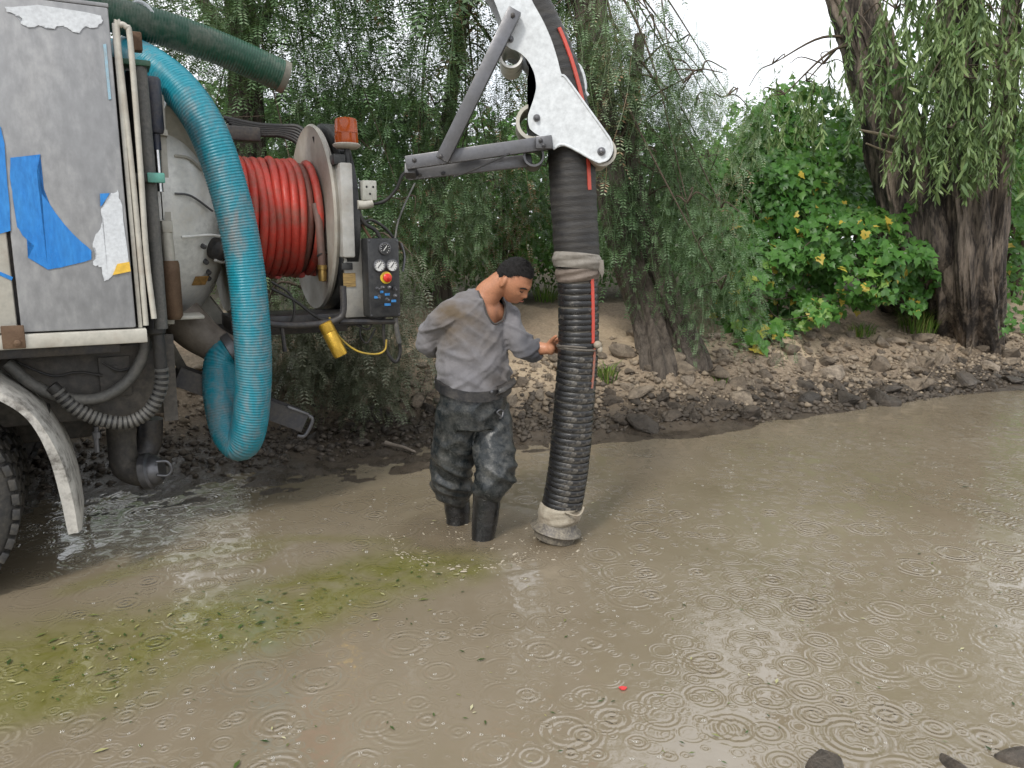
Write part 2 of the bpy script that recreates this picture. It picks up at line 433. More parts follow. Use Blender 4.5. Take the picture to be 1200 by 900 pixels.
ground = tag(link('bank_ground', me, m), kind='structure')

# ------------------------------------------------------------------ muddy water in the rain
MANP = (G(550, 622)[0], G(550, 622)[1])
sv = axis_coords(-5.2, 6.0, .04, 60); nv = axis_coords(-5.4, .3, .04, 20)
nv = nv[nv < 3.0]
me, WV = grid_mesh('water', sv, nv, lambda x, y: np.zeros_like(x))
def seg_dist(P, A, B):
    A, B = np.array(A[:2]), np.array(B[:2]); d = B - A
    tt = np.clip(((P - A) @ d) / (d @ d), 0, 1); return np.linalg.norm(P - A - tt[:, None] * d, axis=1), tt
P2 = WV[:, :2]; q3 = np.stack([P2[:, 0], P2[:, 1], P2[:, 0] * 0], -1)
warp = P2 + .16 * np.stack([fbm(q3 * 1.3, 3), fbm(q3 * 1.3 + 9, 3)], -1)
alg = np.zeros(len(P2))
def streak(pts, w0, w1, a):
    global alg
    pts = [G(*p) for p in pts]
    for k in range(len(pts) - 1):
        d, tt = seg_dist(warp, pts[k], pts[k + 1]); f = (k + tt) / (len(pts) - 1)
        alg = np.maximum(alg, a * (1 - sstep(d / (w0 + (w1 - w0) * f), .25, 1.15)))
streak([(-260, 860), (-60, 800), (150, 760), (330, 710), (450, 672), (545, 662)], .60, .26, 1.0)
streak([(20, 830), (130, 800), (300, 745)], .16, .16, .9)
streak([(60, 700), (170, 665), (300, 640)], .08, .14, .55)
streak([(210, 672), (300, 660), (340, 635), (420, 635), (480, 640)], .05, .09, .5)
dm = np.hypot(P2[:, 0] - MANP[0], P2[:, 1] - MANP[1])
dh = np.hypot(P2[:, 0] - .15, P2[:, 1] - 3.95)
agit = np.maximum(1 - sstep(dm, .25, .52), .9 * (1 - sstep(dh, .15, .5)))
rip = np.exp(-((dm - .47) / .05) ** 2)
hz = .007 * agit * fbm(q3 * 13, 3) + .004 * np.sin(dm * 42) * np.exp(-((dm - .42) / .22) ** 2) + .0022 * fbm(q3 * 2.5, 2)
WV2 = WV.copy(); WV2[:, 2] = hz; me.vertices.foreach_set('co', WV2.astype(np.float32).ravel())
for nm, arr in (('algae', alg), ('agit', agit)):
    at = me.attributes.new(nm, 'FLOAT', 'POINT'); at.data.foreach_set('value', arr.astype(np.float32))
m, t, b, o = nodes('muddy_water')
co = objco(t)
base = mixc(t, ramp(t, tnoise(t, co, .8, 5, .6, .6), [(.35, 0.), (.65, 1.)]), (.190, .155, .105), (.232, .193, .138))
an = tnoise(t, co, 2.6, 7, .65, 1.2)
gcol = mixc(t, ramp(t, tnoise(t, co, 9, 6, .7, .8), [(.35, 0.), (.65, 1.)]), (.125, .120, .026), (.185, .172, .070))
af = math_(t, 'MULTIPLY', attr(t, 'algae'), ramp(t, an, [(.30, .35), (.55, 1.)]))
cw = mixc(t, af, base, gcol)
cw = mixc(t, math_(t, 'MULTIPLY', attr(t, 'agit'), .6), cw, (.15, .115, .075))
t.links.new(cw, b.inputs['Base Color']); b.inputs['Roughness'].default_value = 1.0; b.inputs['Specular IOR Level'].default_value = 0.0
gl = t.nodes.new('ShaderNodeBsdfGlossy'); gl.inputs['Roughness'].default_value = .045; gl.inputs['Color'].default_value = (1, 1, 1, 1)
fres = t.nodes.new('ShaderNodeFresnel'); fres.inputs['IOR'].default_value = 1.95; wmix = t.nodes.new('ShaderNodeMixShader')
t.links.new(fres.outputs['Fac'], wmix.inputs['Fac']); t.links.new(b.outputs['BSDF'], wmix.inputs[1]); t.links.new(gl.outputs['BSDF'], wmix.inputs[2]); t.links.new(wmix.outputs['Shader'], o.inputs['Surface'])
def rings(scale, k, seed, thr):
    """rain rings: each drop in its own cell, some cells without a drop"""
    mp = t.nodes.new('ShaderNodeMapping'); mp.inputs['Location'].default_value = (seed, seed * .7, 0); t.links.new(co, mp.inputs['Vector'])
    v = t.nodes.new('ShaderNodeTexVoronoi'); v.voronoi_dimensions = '2D'; v.inputs['Scale'].default_value = scale; v.inputs['Randomness'].default_value = 1
    t.links.new(mp.outputs['Vector'], v.inputs['Vector']); d = v.outputs['Distance']
    sp = t.nodes.new('ShaderNodeSeparateColor'); t.links.new(v.outputs['Color'], sp.inputs['Color'])
    age = math_(t, 'ADD', math_(t, 'MULTIPLY', sp.outputs['Red'], .42), .03)
    x = math_(t, 'SUBTRACT', d, age)
    env = math_(t, 'POWER', 2.718, math_(t, 'MULTIPLY', math_(t, 'MULTIPLY', x, x), -60.0))
    wv = math_(t, 'MULTIPLY', math_(t, 'SINE', math_(t, 'MULTIPLY', x, k)), env)
    on = math_(t, 'GREATER_THAN', sp.outputs['Green'], thr)
    edge = math_(t, 'SUBTRACT', 1.0, math_(t, 'SMOOTH_MIN', math_(t, 'MULTIPLY', d, 1.6), 1.0, .2))
    return math_(t, 'MULTIPLY', math_(t, 'MULTIPLY', wv, on), edge)
h = math_(t, 'ADD', rings(3.4, 60, 0, .3), math_(t, 'MULTIPLY', rings(5.3, 52, 5.3, .3), .8))
h = math_(t, 'ADD', h, math_(t, 'MULTIPLY', rings(8.3, 44, 2.9, .3), .55))
h = math_(t, 'ADD', h, math_(t, 'MULTIPLY', rings(14, 34, 11.7, .25), .3))
patch = ramp(t, tnoise(t, co, 1.3, 3, .6), [(.35, .25), (.65, 1.)])
h = math_(t, 'MULTIPLY', h, patch)
h = math_(t, 'ADD', h, math_(t, 'MULTIPLY', tnoise(t, co, 16, 3, .55), .45))
h = math_(t, 'ADD', h, math_(t, 'MULTIPLY', math_(t, 'MULTIPLY', tnoise(t, co, 60, 4, .6), attr(t, 'agit')), 1.4))
bn = t.nodes.new('ShaderNodeBump'); bn.inputs['Strength'].default_value = .72; bn.inputs['Distance'].default_value = .006; t.links.new(h, bn.inputs['Height'])
t.links.new(bn.outputs['Normal'], gl.inputs['Normal']); t.links.new(bn.outputs['Normal'], fres.inputs['Normal'])
water = tag(link('water', me, m), kind='structure')

# ------------------------------------------------------------------ stones of the bank
def stone_mesh(k, flat):
    rg = np.random.default_rng(100 + k)
    bm = bmesh.new(); pts = rg.normal(size=(15, 3)); pts /= np.linalg.norm(pts, axis=1)[:, None]
    pts *= rg.uniform(.75, 1.1, (15, 1)); pts[:, 1] *= rg.uniform(.55, .9); pts[:, 2] *= flat
    for p in pts: bm.verts.new(p)
    r_ = bmesh.ops.convex_hull(bm, input=bm.verts[:])
    bmesh.ops.delete(bm, geom=[g for g in bm.verts if not g.link_faces], context='VERTS')
    bmesh.ops.bevel(bm, geom=bm.edges[:], offset=.07, segments=1, affect='EDGES')
    me = bpy.data.meshes.new('stone'); bm.to_mesh(me); bm.free(); return me
def stonemat(name, c1, c2, c3, rough):
    m, t, b, o = nodes(name); co = objco(t)
    inf = t.nodes.new('ShaderNodeObjectInfo')
    base = ramp(t, inf.outputs['Random'], [(0, c1), (.5, c2), (1, c3)])
    n = tnoise(t, co, 2.2, 7, .7)
    t.links.new(mixc(t, ramp(t, n, [(.4, 0.), (.65, .75)]), base, tuple(.45 * x for x in c1)), b.inputs['Base Color'])
    b.inputs['Roughness'].default_value = rough; bump(t, b, tnoise(t, co, 9, 6, .7), .7, .06); return m
M_sdry = stonemat('pale_stone', (.20, .16, .12), (.31, .25, .185), (.42, .345, .265), .85)
M_swet = stonemat('wet_stone', (.055, .046, .037), (.10, .082, .064), (.15, .12, .092), .32)
dryS = [stone_mesh(k, .42 + .05 * (k % 4)) for k in range(8)]; wetS = [x.copy() for x in dryS]
for x in dryS: x.materials.append(M_sdry)
for x in wetS: x.materials.append(M_swet)
def put_stone(x, y, sz, z=None, wet=None, sink=.25, yaw=None):
    s, n = to_sn(x, y)
    wet = (random.random() > float(sstep(n - flatw(s), .0, .5))) if wet is None else wet
    k = random.randrange(8); me = (wetS if wet else dryS)[k]
    o = link('stone', me, None, ground); zz = float(zt(np.array(x), np.array(y))) if z is None else z
    hgt = sz * (.42 + .05 * (k % 4)); o.location = (x, y, zz + hgt * (1 - 2 * sink) * .5)
    o.rotation_euler = (random.uniform(-.35, .35), random.uniform(-.35, .35), random.uniform(0, 6.28) if yaw is None else yaw); o.scale = (sz, sz, sz); return o
placed = []
tries = 0
while len(placed) < 292 and tries < 20000:
    tries += 1
    s = random.uniform(-1.4, 6.8); n = random.gauss(.62, .34) + float(flatw(s)) * .75
    if s < .9 and random.random() < .5: continue
    x, y = from_sn(s, n)
    if n < .05: continue
    sz = min(.23, max(.04, random.lognormvariate(-2.36, .45)))
    if any((x - a) ** 2 + (y - b_) ** 2 < (.56 * (sz + c)) ** 2 for a, b_, c in placed): continue
    placed.append((x, y, sz)); put_stone(x, y, sz)
for (px, py, sz) in ((752, 512, .0), (750, 466, .17), (940, 428, .19), (990, 470, .17), (1030, 470, .20), (1100, 425, .2), (1065, 430, .17), (865, 455, .16), (1180, 418, .17), (800, 436, .15)):
    if sz: p = GT(px, py); put_stone(p[0], p[1], sz)
for (px, py, sz) in ((968, 896, .085), (1194, 890, .085), (1120, 900, .07)):
    p = G(px, py, .0); put_stone(p[0], p[1], sz, z=-.012, wet=True, sink=.36).rotation_euler = (.05, .04, px)
# rubble too small to pick apart
ns = 10000
S_ = rng.uniform(-3.2, 8.2, ns); N_ = flatw(S_) * rng.uniform(.35, 1.05, ns) + np.abs(rng.normal(.35, .42, ns))
keep = (N_ > .04) & ((S_ > -.2) | (rng.random(ns) < .7)); S_, N_ = S_[keep], N_[keep]; ns = len(S_)
X_, Y_ = from_sn(S_, N_); Z_ = zt(X_, Y_)
sz = np.clip(rng.lognormal(-3.95, .55, ns), .006, .06)
PV = np.array([[1, 0, -.1], [0, .8, .1], [-.9, .1, 0], [.1, -.8, .05], [.15, .1, .6], [0, 0, -.5]]); 
PF = np.array([[0, 1, 4], [1, 2, 4], [2, 3, 4], [3, 0, 4], [1, 0, 5], [2, 1, 5], [3, 2, 5], [0, 3, 5]])
V_, F_ = scatter(PV, PF, rotz_scale(ns, rng.uniform(0, 6.28, ns), sz, rng.uniform(-.6, .6, ns)), np.stack([X_, Y_, Z_ + sz * .15], -1))
wetf = (rng.random(ns) > sstep(N_ - flatw(S_), .0, .6)).astype(float)
M_rub = leafmat('rubble', [(0, (.16, .125, .09)), (.45, (.32, .26, .19)), (.55, (.05, .042, .034)), (1, (.11, .09, .07))], rough=.7, trans=0)
tag(link('rubble', fast_mesh('rubble', V_, F_, np.repeat(np.where(wetf > 0, .56 + .44 * rng.random(ns), .44 * rng.random(ns)), len(PV))), M_rub, ground), kind='stuff')

# ------------------------------------------------------------------ the vacuum truck (local axes: u to the rear, v across, z up)
TA = R(28); TP0 = np.array([-2.33, 3.23, 0]); TU = np.array([math.cos(TA), math.sin(TA), 0]); TV = np.array([-math.sin(TA), math.cos(TA), 0])
def TL(px, py, v):
    d = ray(px, py); k = (v - (CAM - TP0) @ TV) / (d @ TV); q = CAM + d * k - TP0
    return np.array([q @ TU, v, q[2]])
def TW(p): return TP0 + TU * p[0] + TV * p[1] + np.array([0, 0, p[2]])
truck = tag(empty('vacuum_truck', TP0, TA), 'grey and white vacuum tanker truck with peeling blue decals, standing at the mud edge', 'truck')
# cabinet with its doors
MB().box((-3.2, .035, 1.16), (.655, .46, 2.52), bev=.01).build('cabinet', M_dsteel, truck)
pan = MB().box((.222, 0, 1.165), (.672, .032, 2.545), bev=.008).build('door_panel', M_grey, truck)
pan2 = MB().box((-.62, 0, 1.165), (.208, .032, 2.545), bev=.008).build('door_panel', M_creamp, truck)
MB().box((-1.9, 0, 1.165), (-.634, .032, 2.545), bev=.008).build('door_panel', M_grey, truck)
MB().box((-3.2, 0, 1.165), (-1.914, .032, 2.545), bev=.008).build('door_panel', M_grey, truck)
rail = MB().box((-3.2, -.022, 1.095), (.715, .07, 1.158), bev=.006).build('bottom_rail', M_creamp, truck)
MB().box((.15, -.032, 1.10), (.235, -.018, 1.20), bev=.004).lathe([(.014, 0), (.014, .012), (.0, .016)], (.205, -.030, 1.125), (0, -1, 0), 10).build('hinge', M_rusty, truck)
MB().box((-3.2, .0, 2.545), (.675, .46, 2.562), bev=.004).build('cabinet_top', M_grey, truck)
def decal(name, pts, mt, parent, off=-.0035):
    P = [TL(x / 2.5, y / 2.5, off) for x, y in pts]
    MB().prism(P, (0, .0025, 0)).build(name, mt, parent, None)
def ragged(pts, n=4, a=3.5):
    out = []
    for k in range(len(pts)):
        p, q = np.array(pts[k], float), np.array(pts[(k + 1) % len(pts)], float)
        for j in range(n):
            out.append(p + (q - p) * j / n + (np.array([random.uniform(-a, a), random.uniform(-a, a)]) if j else 0))
    return out
decal('peeled_patch', ragged([(14, 20), (110, 14), (296, 46), (300, 62), (285, 80), (245, 78), (232, 97), (200, 84), (180, 76), (150, 84), (120, 76), (80, 80), (62, 70), (66, 54), (42, 40), (18, 32)]), M_whitepeel, pan)
decal('blue_decal', ragged([(30, 462), (118, 452), (108, 500), (118, 560), (160, 620), (200, 670), (240, 710), (268, 735), (268, 760), (200, 778), (140, 790), (82, 755), (100, 720), (66, 690), (50, 665), (42, 600), (36, 560), (29, 520)], 3, 1.5), M_blue, pan)
decal('peeled_patch', ragged([(345, 556), (358, 602), (377, 766), (340, 780), (325, 812), (305, 824), (298, 782), (273, 776), (282, 740), (271, 715), (287, 680), (300, 650), (296, 612), (320, 572)]), M_whitepeel, pan)
decal('yellow_decal', [(344, 773), (379, 767), (383, 795), (330, 806)], M_yel, pan, -.0075)
decal('blue_decal', [(293, 567), (322, 566), (300, 600), (294, 606)], M_blue, pan, -.0075)
decal('blue_decal', ragged([(-60, 330), (2, 372), (13, 420), (28, 600), (31, 676), (-60, 700)], 3, 1.5), M_blue, pan2)
decal('blue_decal', [(-40, 780), (0, 796), (38, 812), (34, 822), (0, 807), (-40, 800)], M_blue, pan2)
decal('light_blue_decal', [(302, 130), (311, 128), (326, 290), (318, 292)], pmat('pale_blue_vinyl', (.30, .50, .62), (.3, .3, .3), .6, 30, .5), pan)
# the other side of the body and what hangs under it
MB().box((-3.2, 1.96, 1.16), (.655, 2.38, 2.52), bev=.01).build('cabinet', M_grey, truck)
MB().box((-.9, .75, .50), (.45, 1.65, .98), bev=.03).build('underbody_light_block', M_chassis, truck)  # box added under the body to block light from behind
MB().tube([(-3.0, 1.2, .62), (.1, 1.2, .60)], .06, 12).build('drive_shaft', M_chassis, truck)
MB().box((.30, 1.98, .35), (.335, 2.42, 1.02), bev=.004).build('mud_flap', M_rubber, truck)
# chassis
MB().box((-3.2, .30, .69), (.80, .36, 1.05), bev=.01).box((-3.2, .36, 1.0), (.74, .46, 1.04), bev=.004).box((-3.2, 2.0, .69), (.80, 2.06, 1.05), bev=.01).box((.68, .37, .75), (.78, 1.99, 1.0), bev=.01).build('chassis_beam', M_chassis, truck)
MB().box((.50, .282, .80), (.64, .299, 1.0), bev=.006).lathe([(.02, 0), (.02, .014), (0, .02)], (.57, .285, .94), (0, -1, 0), 10).lathe([(.02, 0), (.02, .014), (0, .02)], (.57, .285, .85), (0, -1, 0), 10).build('chassis_plate', M_chassis, truck)
MB().prism([TL(186, 392, .27), TL(203, 392, .27), TL(209, 492, .27), TL(193, 494, .27)], (0, .03, 0)).build('end_plate', M_chassis, truck)
MB().box((-3.2, .10, 1.04), (.60, .30, 1.09), bev=.006).build('underrail', M_dsteel, truck)
MB().tube(crom([TL(113, 500, .28), TL(113, 516, .28), TL(114, 530, .28)], 3), .012, 8).lathe([(.02, 0), (.02, .03)], TL(113, 506, .28), (0, 0, -1), 8).build('drain_bolt', M_steel, truck)
# wheels
def wheel(u, v, outer=True):
    wh = empty('wheel'); wh.parent = truck; wh.location = (u, v, .44)
    pr = [(.30, -.12), (.34, -.135), (.42, -.145), (.465, -.135), (.49, -.115), (.50, -.09), (.50, .09), (.49, .115), (.465, .135), (.42, .145), (.34, .135), (.30, .12)]
    MB().lathe(pr, (0, 0, 0), (0, 1, 0), 64, closed=True).build('tyre', M_tyre, wh)
    lug = MB()
    for k in range(46):
        a = 2 * math.pi * k / 46
        for rw, (v0, v1) in enumerate(((-.135, -.07), (-.045, .045), (.07, .135))):
            aa = a + (rw % 2) * .07
            M = Matrix.Rotation(-aa, 4, 'Y') @ Matrix.Translation((.492, 0, 0))
            lug.box((-.012, v0, -.024), (.017, v1, .024), M, .003)
    lug.build('tread', M_tyre, wh)
    MB().lathe([(.302, -.115), (.30, -.09), (.26, -.075), (.25, .02), (.20, .05), (.11, .05), (.10, -.04), (.0, -.05)], (0, 0, 0), (0, 1, 0), 40).build('rim', M_creamp, wh)
wheel(-.36, .06); wheel(-.36, .39); wheel(-.36, 1.97); wheel(-.36, 2.30); wheel(-1.72, .06); wheel(-1.72, 2.30)
MB().tube([(-.36, .0, .44), (-.36, 2.36, .44)], .07, 14).build('axle', M_chassis, truck)
# mudguard: curved sheet with a rolled lip
fp = crom([TL(-190, 455, -.10), TL(-120, 430, -.10), TL(-50, 436, -.10), TL(0, 460, -.10), TL(40, 488, -.10), TL(68, 532, -.10), TL(84, 580, -.10), TL(92, 624, -.10)], 6)
Tn = np.gradient(fp, axis=0); Tn /= np.linalg.norm(Tn, axis=1)[:, None]
Nn = np.stack([Tn[:, 2], 0 * Tn[:, 0], -Tn[:, 0]], -1); Nn *= np.sign((Nn @ np.array([0, 0, 1.0]) + Nn[:, 0] * .5))[:, None]
prof = [(0, -.032), (-.006, -.036), (.0, -.02), (.0, .0), (.03, .012), (.12, .015), (.50, .015), (.50, .005), (.12, .005), (.03, .002), (.008, -.012), (.008, -.032)]
V = []; Fc = []; k = len(prof)
for i, p in enumerate(fp):
    f = i / (len(fp) - 1); wig = 1 + .25 * math.sin(9 * f)
    for (dv, dn) in prof: V.append(p + np.array([0, dv, 0]) + Nn[i] * dn * wig)
for i in range(len(fp) - 1):
    for j in range(k): Fc.append((i * k + j, i * k + (j + 1) % k, (i + 1) * k + (j + 1) % k, (i + 1) * k + j))
MB().add(V, Fc).build('mudguard', pmat('worn_white_mudguard', (.52, .50, .46), (.07, .06, .05), .85, 7, .55, bmp=.3, sharp=(.47, .6)), truck)
p_ = TL(60, 500, .2)
MB().bar((p_[0] - .02, .02, p_[2] + .02), (p_[0] - .02, .36, p_[2] + .10), .04, .02, (0, 0, 1)).build('mudguard_bracket', M_chassis, truck)
# hoses under the cabinet
def cable(name, pts, v, r, mt, parent=truck, n=8, seg=10):
    vs = v if hasattr(v, '__len__') else [v] * len(pts)
    return MB().tube(crom([TL(x, y, q) for (x, y), q in zip(pts, vs)], n), r, seg).build(name, mt, parent)
cable('under_hose', [(8, 425), (40, 452), (80, 467), (118, 466), (148, 448), (166, 420), (172, 392)], .22, .027, M_ghose)
hp = crom([TL(60, 452, .20), TL(88, 478, .2), TL(118, 492, .2), TL(150, 495, .2), TL(176, 480, .2), TL(189, 450, .19), TL(187, 415, .18), TL(183, 378, .18)], 10)
uh = MB().tube(hp, .03, 12).build('ribbed_hose', M_rubber, truck)
Tn, Un, Bn = frames(hp)
sp = MB()
for i in range(3, len(hp) - 14, 2): sp.lathe([(.031, -.008), (.0345, -.006), (.0345, .006), (.031, .008)], hp[i], Tn[i], 12)
sp.build('spiral_guard', M_ghose, uh)
MB().lathe([(.036, 0), (.045, .01), (.045, .13), (.036, .15)], TL(183, 392, .18), (0, 0, 1), 16).build('hose_coupling', M_rubber, truck)
cable('electric_cable', [(120, 425), (140, 434), (165, 425), (178, 405)], .25, .006, M_rubber)
cable('electric_cable', [(10, 420), (60, 440), (90, 436), (120, 440)], .26, .006, M_rubber)
# drain pipes with a lever valve
MB().tube(crom([TL(141, 492, .62), TL(143, 520, .62), TL(147, 546, .60), TL(163, 554, .56), TL(172, 552, .54)], 6), .072, 18).build('drain_pipe', M_chassis, truck)
MB().tube(crom([TL(176, 490, .75), TL(174, 520, .75), TL(160, 545, .70)], 6), .068, 18).build('drain_pipe', M_dsteel, truck)
a_, b_ = TL(168, 553, .55), TL(186, 550, .52); dr_ = b_ - a_
MB().lathe([(.085, 0), (.10, .005), (.10, .04), (.085, .05), (.085, .07), (.06, .10), (.0, .105)], a_, dr_, 22).build('valve', M_steel, truck)
MB().tube(crom([TL(183, 541, .45), TL(196, 541, .45), TL(201, 550, .45), TL(196, 557, .45), TL(184, 557, .45)], 5), .008, 8).build('valve_handle', M_steel, truck)
# vertical pipes and hoses between cabinet and tank
def vpipe(name, u, v, z0, z1, r, mt, seg=12): return MB().tube([(u, v, z0), (u + .003, v, (z0 + z1) / 2), (u, v, z1)], r, seg).build(name, mt, truck)
MB().box((.682, .02, 1.16), (.700, .06, 2.49), bev=.004).build('corner_strip', M_creamp, truck)
MB().tube(crom([(.715, .03, 1.17), (.713, .03, 1.8), (.700, .03, 2.44), (.715, .03, 2.485), (.738, .03, 2.48), (.750, .03, 2.42), (.748, .03, 1.9), (.742, .03, 1.5), (.752, .03, 1.20)], 8), .0125, 10).build('grey_conduit', M_creamp, truck)
vpipe('rubber_line', .752, .22, 1.15, 2.33, .026, M_rubber)
vpipe('rubber_line', .785, .14, 1.14, 2.35, .031, M_ghose)
vpipe('rubber_line', .80, .30, 1.16, 2.28, .022, M_rubber)
vpipe('rubber_line', .70, .30, 1.15, 2.4, .03, M_rubber)
MB().box((.70, .08, 1.825), (.84, .12, 1.865), bev=.006).build('hose_clamp', M_dsteel, truck)
MB().box((.775, .065, 1.823), (.85, .082, 1.868), bev=.005).build('teal_tag', pmat('teal_paint', (.10, .33, .27), GRIME, .5, 20), truck)
MB().box((.70, .10, 2.34), (.83, .26, 2.365), bev=.004).build('green_cap', pmat('dark_green_paint', (.03, .12, .07), GRIME, .5, 12), truck)
MB().box((.742, .06, 2.395), (.80, .12, 2.475), bev=.006).build('junction_block', M_rusty, truck)
MB().lathe([(.036, 0), (.042, .01), (.042, .24), (.036, .26), (.022, .265), (.022, .34)], (.845, .36, 2.34), (0, 0, -1), 18).build('ram_cylinder', pmat('navy_paint', (.022, .028, .05), GRIME, .5, 10), truck)
MB().lathe([(.017, 0), (.017, .30)], (.845, .36, 2.10), (0, 0, -1), 14).build('ram_rod', pmat('chrome', (.5, .5, .5), None, 0, 9, .2, 1.0, bmp=0), truck)
MB().lathe([(.04, 0), (.045, .02), (.045, .28), (.03, .30)], (.865, .38, 1.46), (0, 0, -1), 14).build('rusty_ram', M_rusty, truck)
MB().tube([(.865, .38, 1.45), (.86, .38, 1.66)], .028, 12).box((.84, .35, 1.60), (.89, .41, 1.66), bev=.006).build('ram_eye', M_creamp, truck)
# tank and its domed rear door
TC = np.array([0, 1.2, 1.79]); TR = .73
tank = MB().lathe([(.0, -3.2), (.5, -3.2), (TR - .02, -3.05), (TR - .02, .80)], (0, 1.2, 1.79), (1, 0, 0), 64).build('tank', M_white, truck)
MB().lathe([(TR - .02, .80), (TR + .05, .80), (TR + .05, .85), (TR - .02, .852)], TC, (1, 0, 0), 64).build('tank_flange', M_white, truck)
dprof = [(TR + .045, .856), (TR + .045, .90), (TR - .02, .905)]
for a in np.linspace(0, 1, 14): dprof.append(((TR - .02) * math.cos(a * math.pi / 2), .91 + .36 * math.sin(a * math.pi / 2)))
door = MB().lathe(dprof, TC, (1, 0, 0), 64).build('rear_door', M_white, truck)
def dome(a, q): # q: 0 rim .. 1 apex, a: angle round the axis from up towards the camera side
    r = (TR - .02) * math.cos(q * math.pi / 2); return np.array([.91 + .36 * math.sin(q * math.pi / 2), 1.2 - r * math.sin(a), 1.79 + r * math.cos(a)])
def strap(name, path, wd, th, mt, parent, tilt=0.0):
    path = np.array(path); V = []; Fc = []
    T_ = np.gradient(path, axis=0); T_ /= np.linalg.norm(T_, axis=1)[:, None]
    N_s = (path - np.array([.6, 1.2, 1.79])); N_s /= np.linalg.norm(N_s, axis=1)[:, None]; B_ = np.cross(T_, N_s); N_s = N_s + tilt * np.array([0, 0, 1.]); N_s /= np.linalg.norm(N_s, axis=1)[:, None]
    for p, n_, b2 in zip(path, N_s, B_):
        for (x, y) in ((-.5, -.2), (-.5, 1), (.5, 1), (.5, -.2)): V.append(p + b2 * wd * x + n_ * th * y)
    for i in range(len(path) - 1):
        for j in range(4): Fc.append((i * 4 + j, i * 4 + (j + 1) % 4, i * 4 + 4 + (j + 1) % 4, i * 4 + 4 + j))
    Fc += [(0, 1, 2, 3), tuple(len(path) * 4 - 4 + j for j in (3, 2, 1, 0))]
    return MB().add(V, Fc).build(name, mt, parent, 30)
def dome_hit(px, py, lift=0.0):
    """where a line of sight meets the domed door"""
    d = ray(px, py); dl = np.array([d @ TU, d @ TV, d[2]]); q0 = CAM - TP0; ol = np.array([q0 @ TU, q0 @ TV, q0[2]])
    t_ = np.linspace(3, 7, 4000); P = ol + dl * t_[:, None]; r2 = ((P[:, 1] - 1.2) ** 2 + (P[:, 2] - 1.79) ** 2) / (TR - .02) ** 2
    f = r2 + np.clip((P[:, 0] - .91) / .36, 0, None) ** 2; k = int(np.argmin(np.where(f < 1, t_, 99))) if (f < 1).any() else int(np.argmin(f))
    n_ = P[k] - np.array([.7, 1.2, 1.79]); return P[k] + n_ / np.linalg.norm(n_) * lift
strap('door_strap', crom([dome_hit(*p) for p in ((186, 153), (205, 159), (222, 172), (238, 194), (248, 222))], 6), .020, .15, M_creamp, door, .75)
strap('door_strap', crom([dome_hit(*p) for p in ((203, 372), (218, 372), (236, 364), (250, 352))], 6), .03, .16, M_creamp, door, -.35)
strap('weld_bead', crom([dome_hit(*p) for p in ((204, 183), (220, 186), (236, 200))], 6), .012, .014, M_creamp, door)
MB().tube(crom([dome_hit(203, 227, .02), dome_hit(222, 230, .02), dome_hit(246, 247, .02)], 5), .006, 8).build('door_rod', M_steel, door)
MB().tube(crom([dome_hit(208, 275, .05), dome_hit(245, 273, .05), dome_hit(258, 280, .06), dome_hit(262, 292, .06), dome_hit(254, 302, .05), dome_hit(245, 300, .05)], 5), .008, 8).build('door_latch', M_white, door)
def nrm(c_): n_ = c_ - np.array([.7, 1.2, 1.79]); return n_ / np.linalg.norm(n_)
c_ = dome_hit(250, 290); MB().lathe([(.055, -.02), (.062, .015), (.062, .05), (.04, .07), (0, .075)], c_, nrm(c_), 22).build('door_port', M_dsteel, door)
for p in ((237, 288), (240, 306), (243, 318), (243, 325)):
    c_ = dome_hit(*p); MB().lathe([(.014, -.01), (.014, .02), (0, .024)], c_, nrm(c_), 10).build('door_bolt', M_steel, door)
c_ = dome_hit(234, 328); ob_ = MB().box((-.001, -.045, -.03), (.003, .045, .03)).build('warning_label', pmat('orange_label', (.45, .26, .08), (.1, .07, .04), .6, 50), door)
ob_.location = Vector(tuple(c_ + nrm(c_) * .006)); ob_.rotation_euler = Vector(tuple(nrm(c_))).to_track_quat('X', 'Z').to_euler()
MB().box((.78, .44, 1.13), (.87, .60, 1.16), bev=.005).box((.83, .45, 1.15), (1.02, .75, 1.17), bev=.006).build('tank_bracket', M_creamp, truck)
MB().box((-3.0, .6, 1.0), (.78, .7, 1.16), bev=.01).box((-3.0, 1.7, 1.0), (.78, 1.8, 1.16), bev=.01).build('tank_cradle', M_chassis, truck)
MB().prism([TL(184, 96, .43), TL(191, 96, .43), TL(206, 346, .43), TL(199, 346, .43)], (0, .03, 0)).build('door_channel', M_creamp, truck)
MB().prism([TL(174, 150, .40), TL(196, 152, .40), TL(197, 159, .40), TL(175, 157, .40)], (0, .12, 0)).build('hinge_block', M_creamp, truck)
# outlet pipe below the tank
op = crom([TL(212, 372, .75), TL(235, 393, .72), TL(258, 408, .68), TL(276, 416, .62)], 6)
MB().tube(op, [.12, .115, .10, .098, .098], 22).build('outlet_pipe', pmat('muddy_pipe', (.20, .17, .14), (.09, .075, .06), .8, 8, .6, bmp=.3), truck)
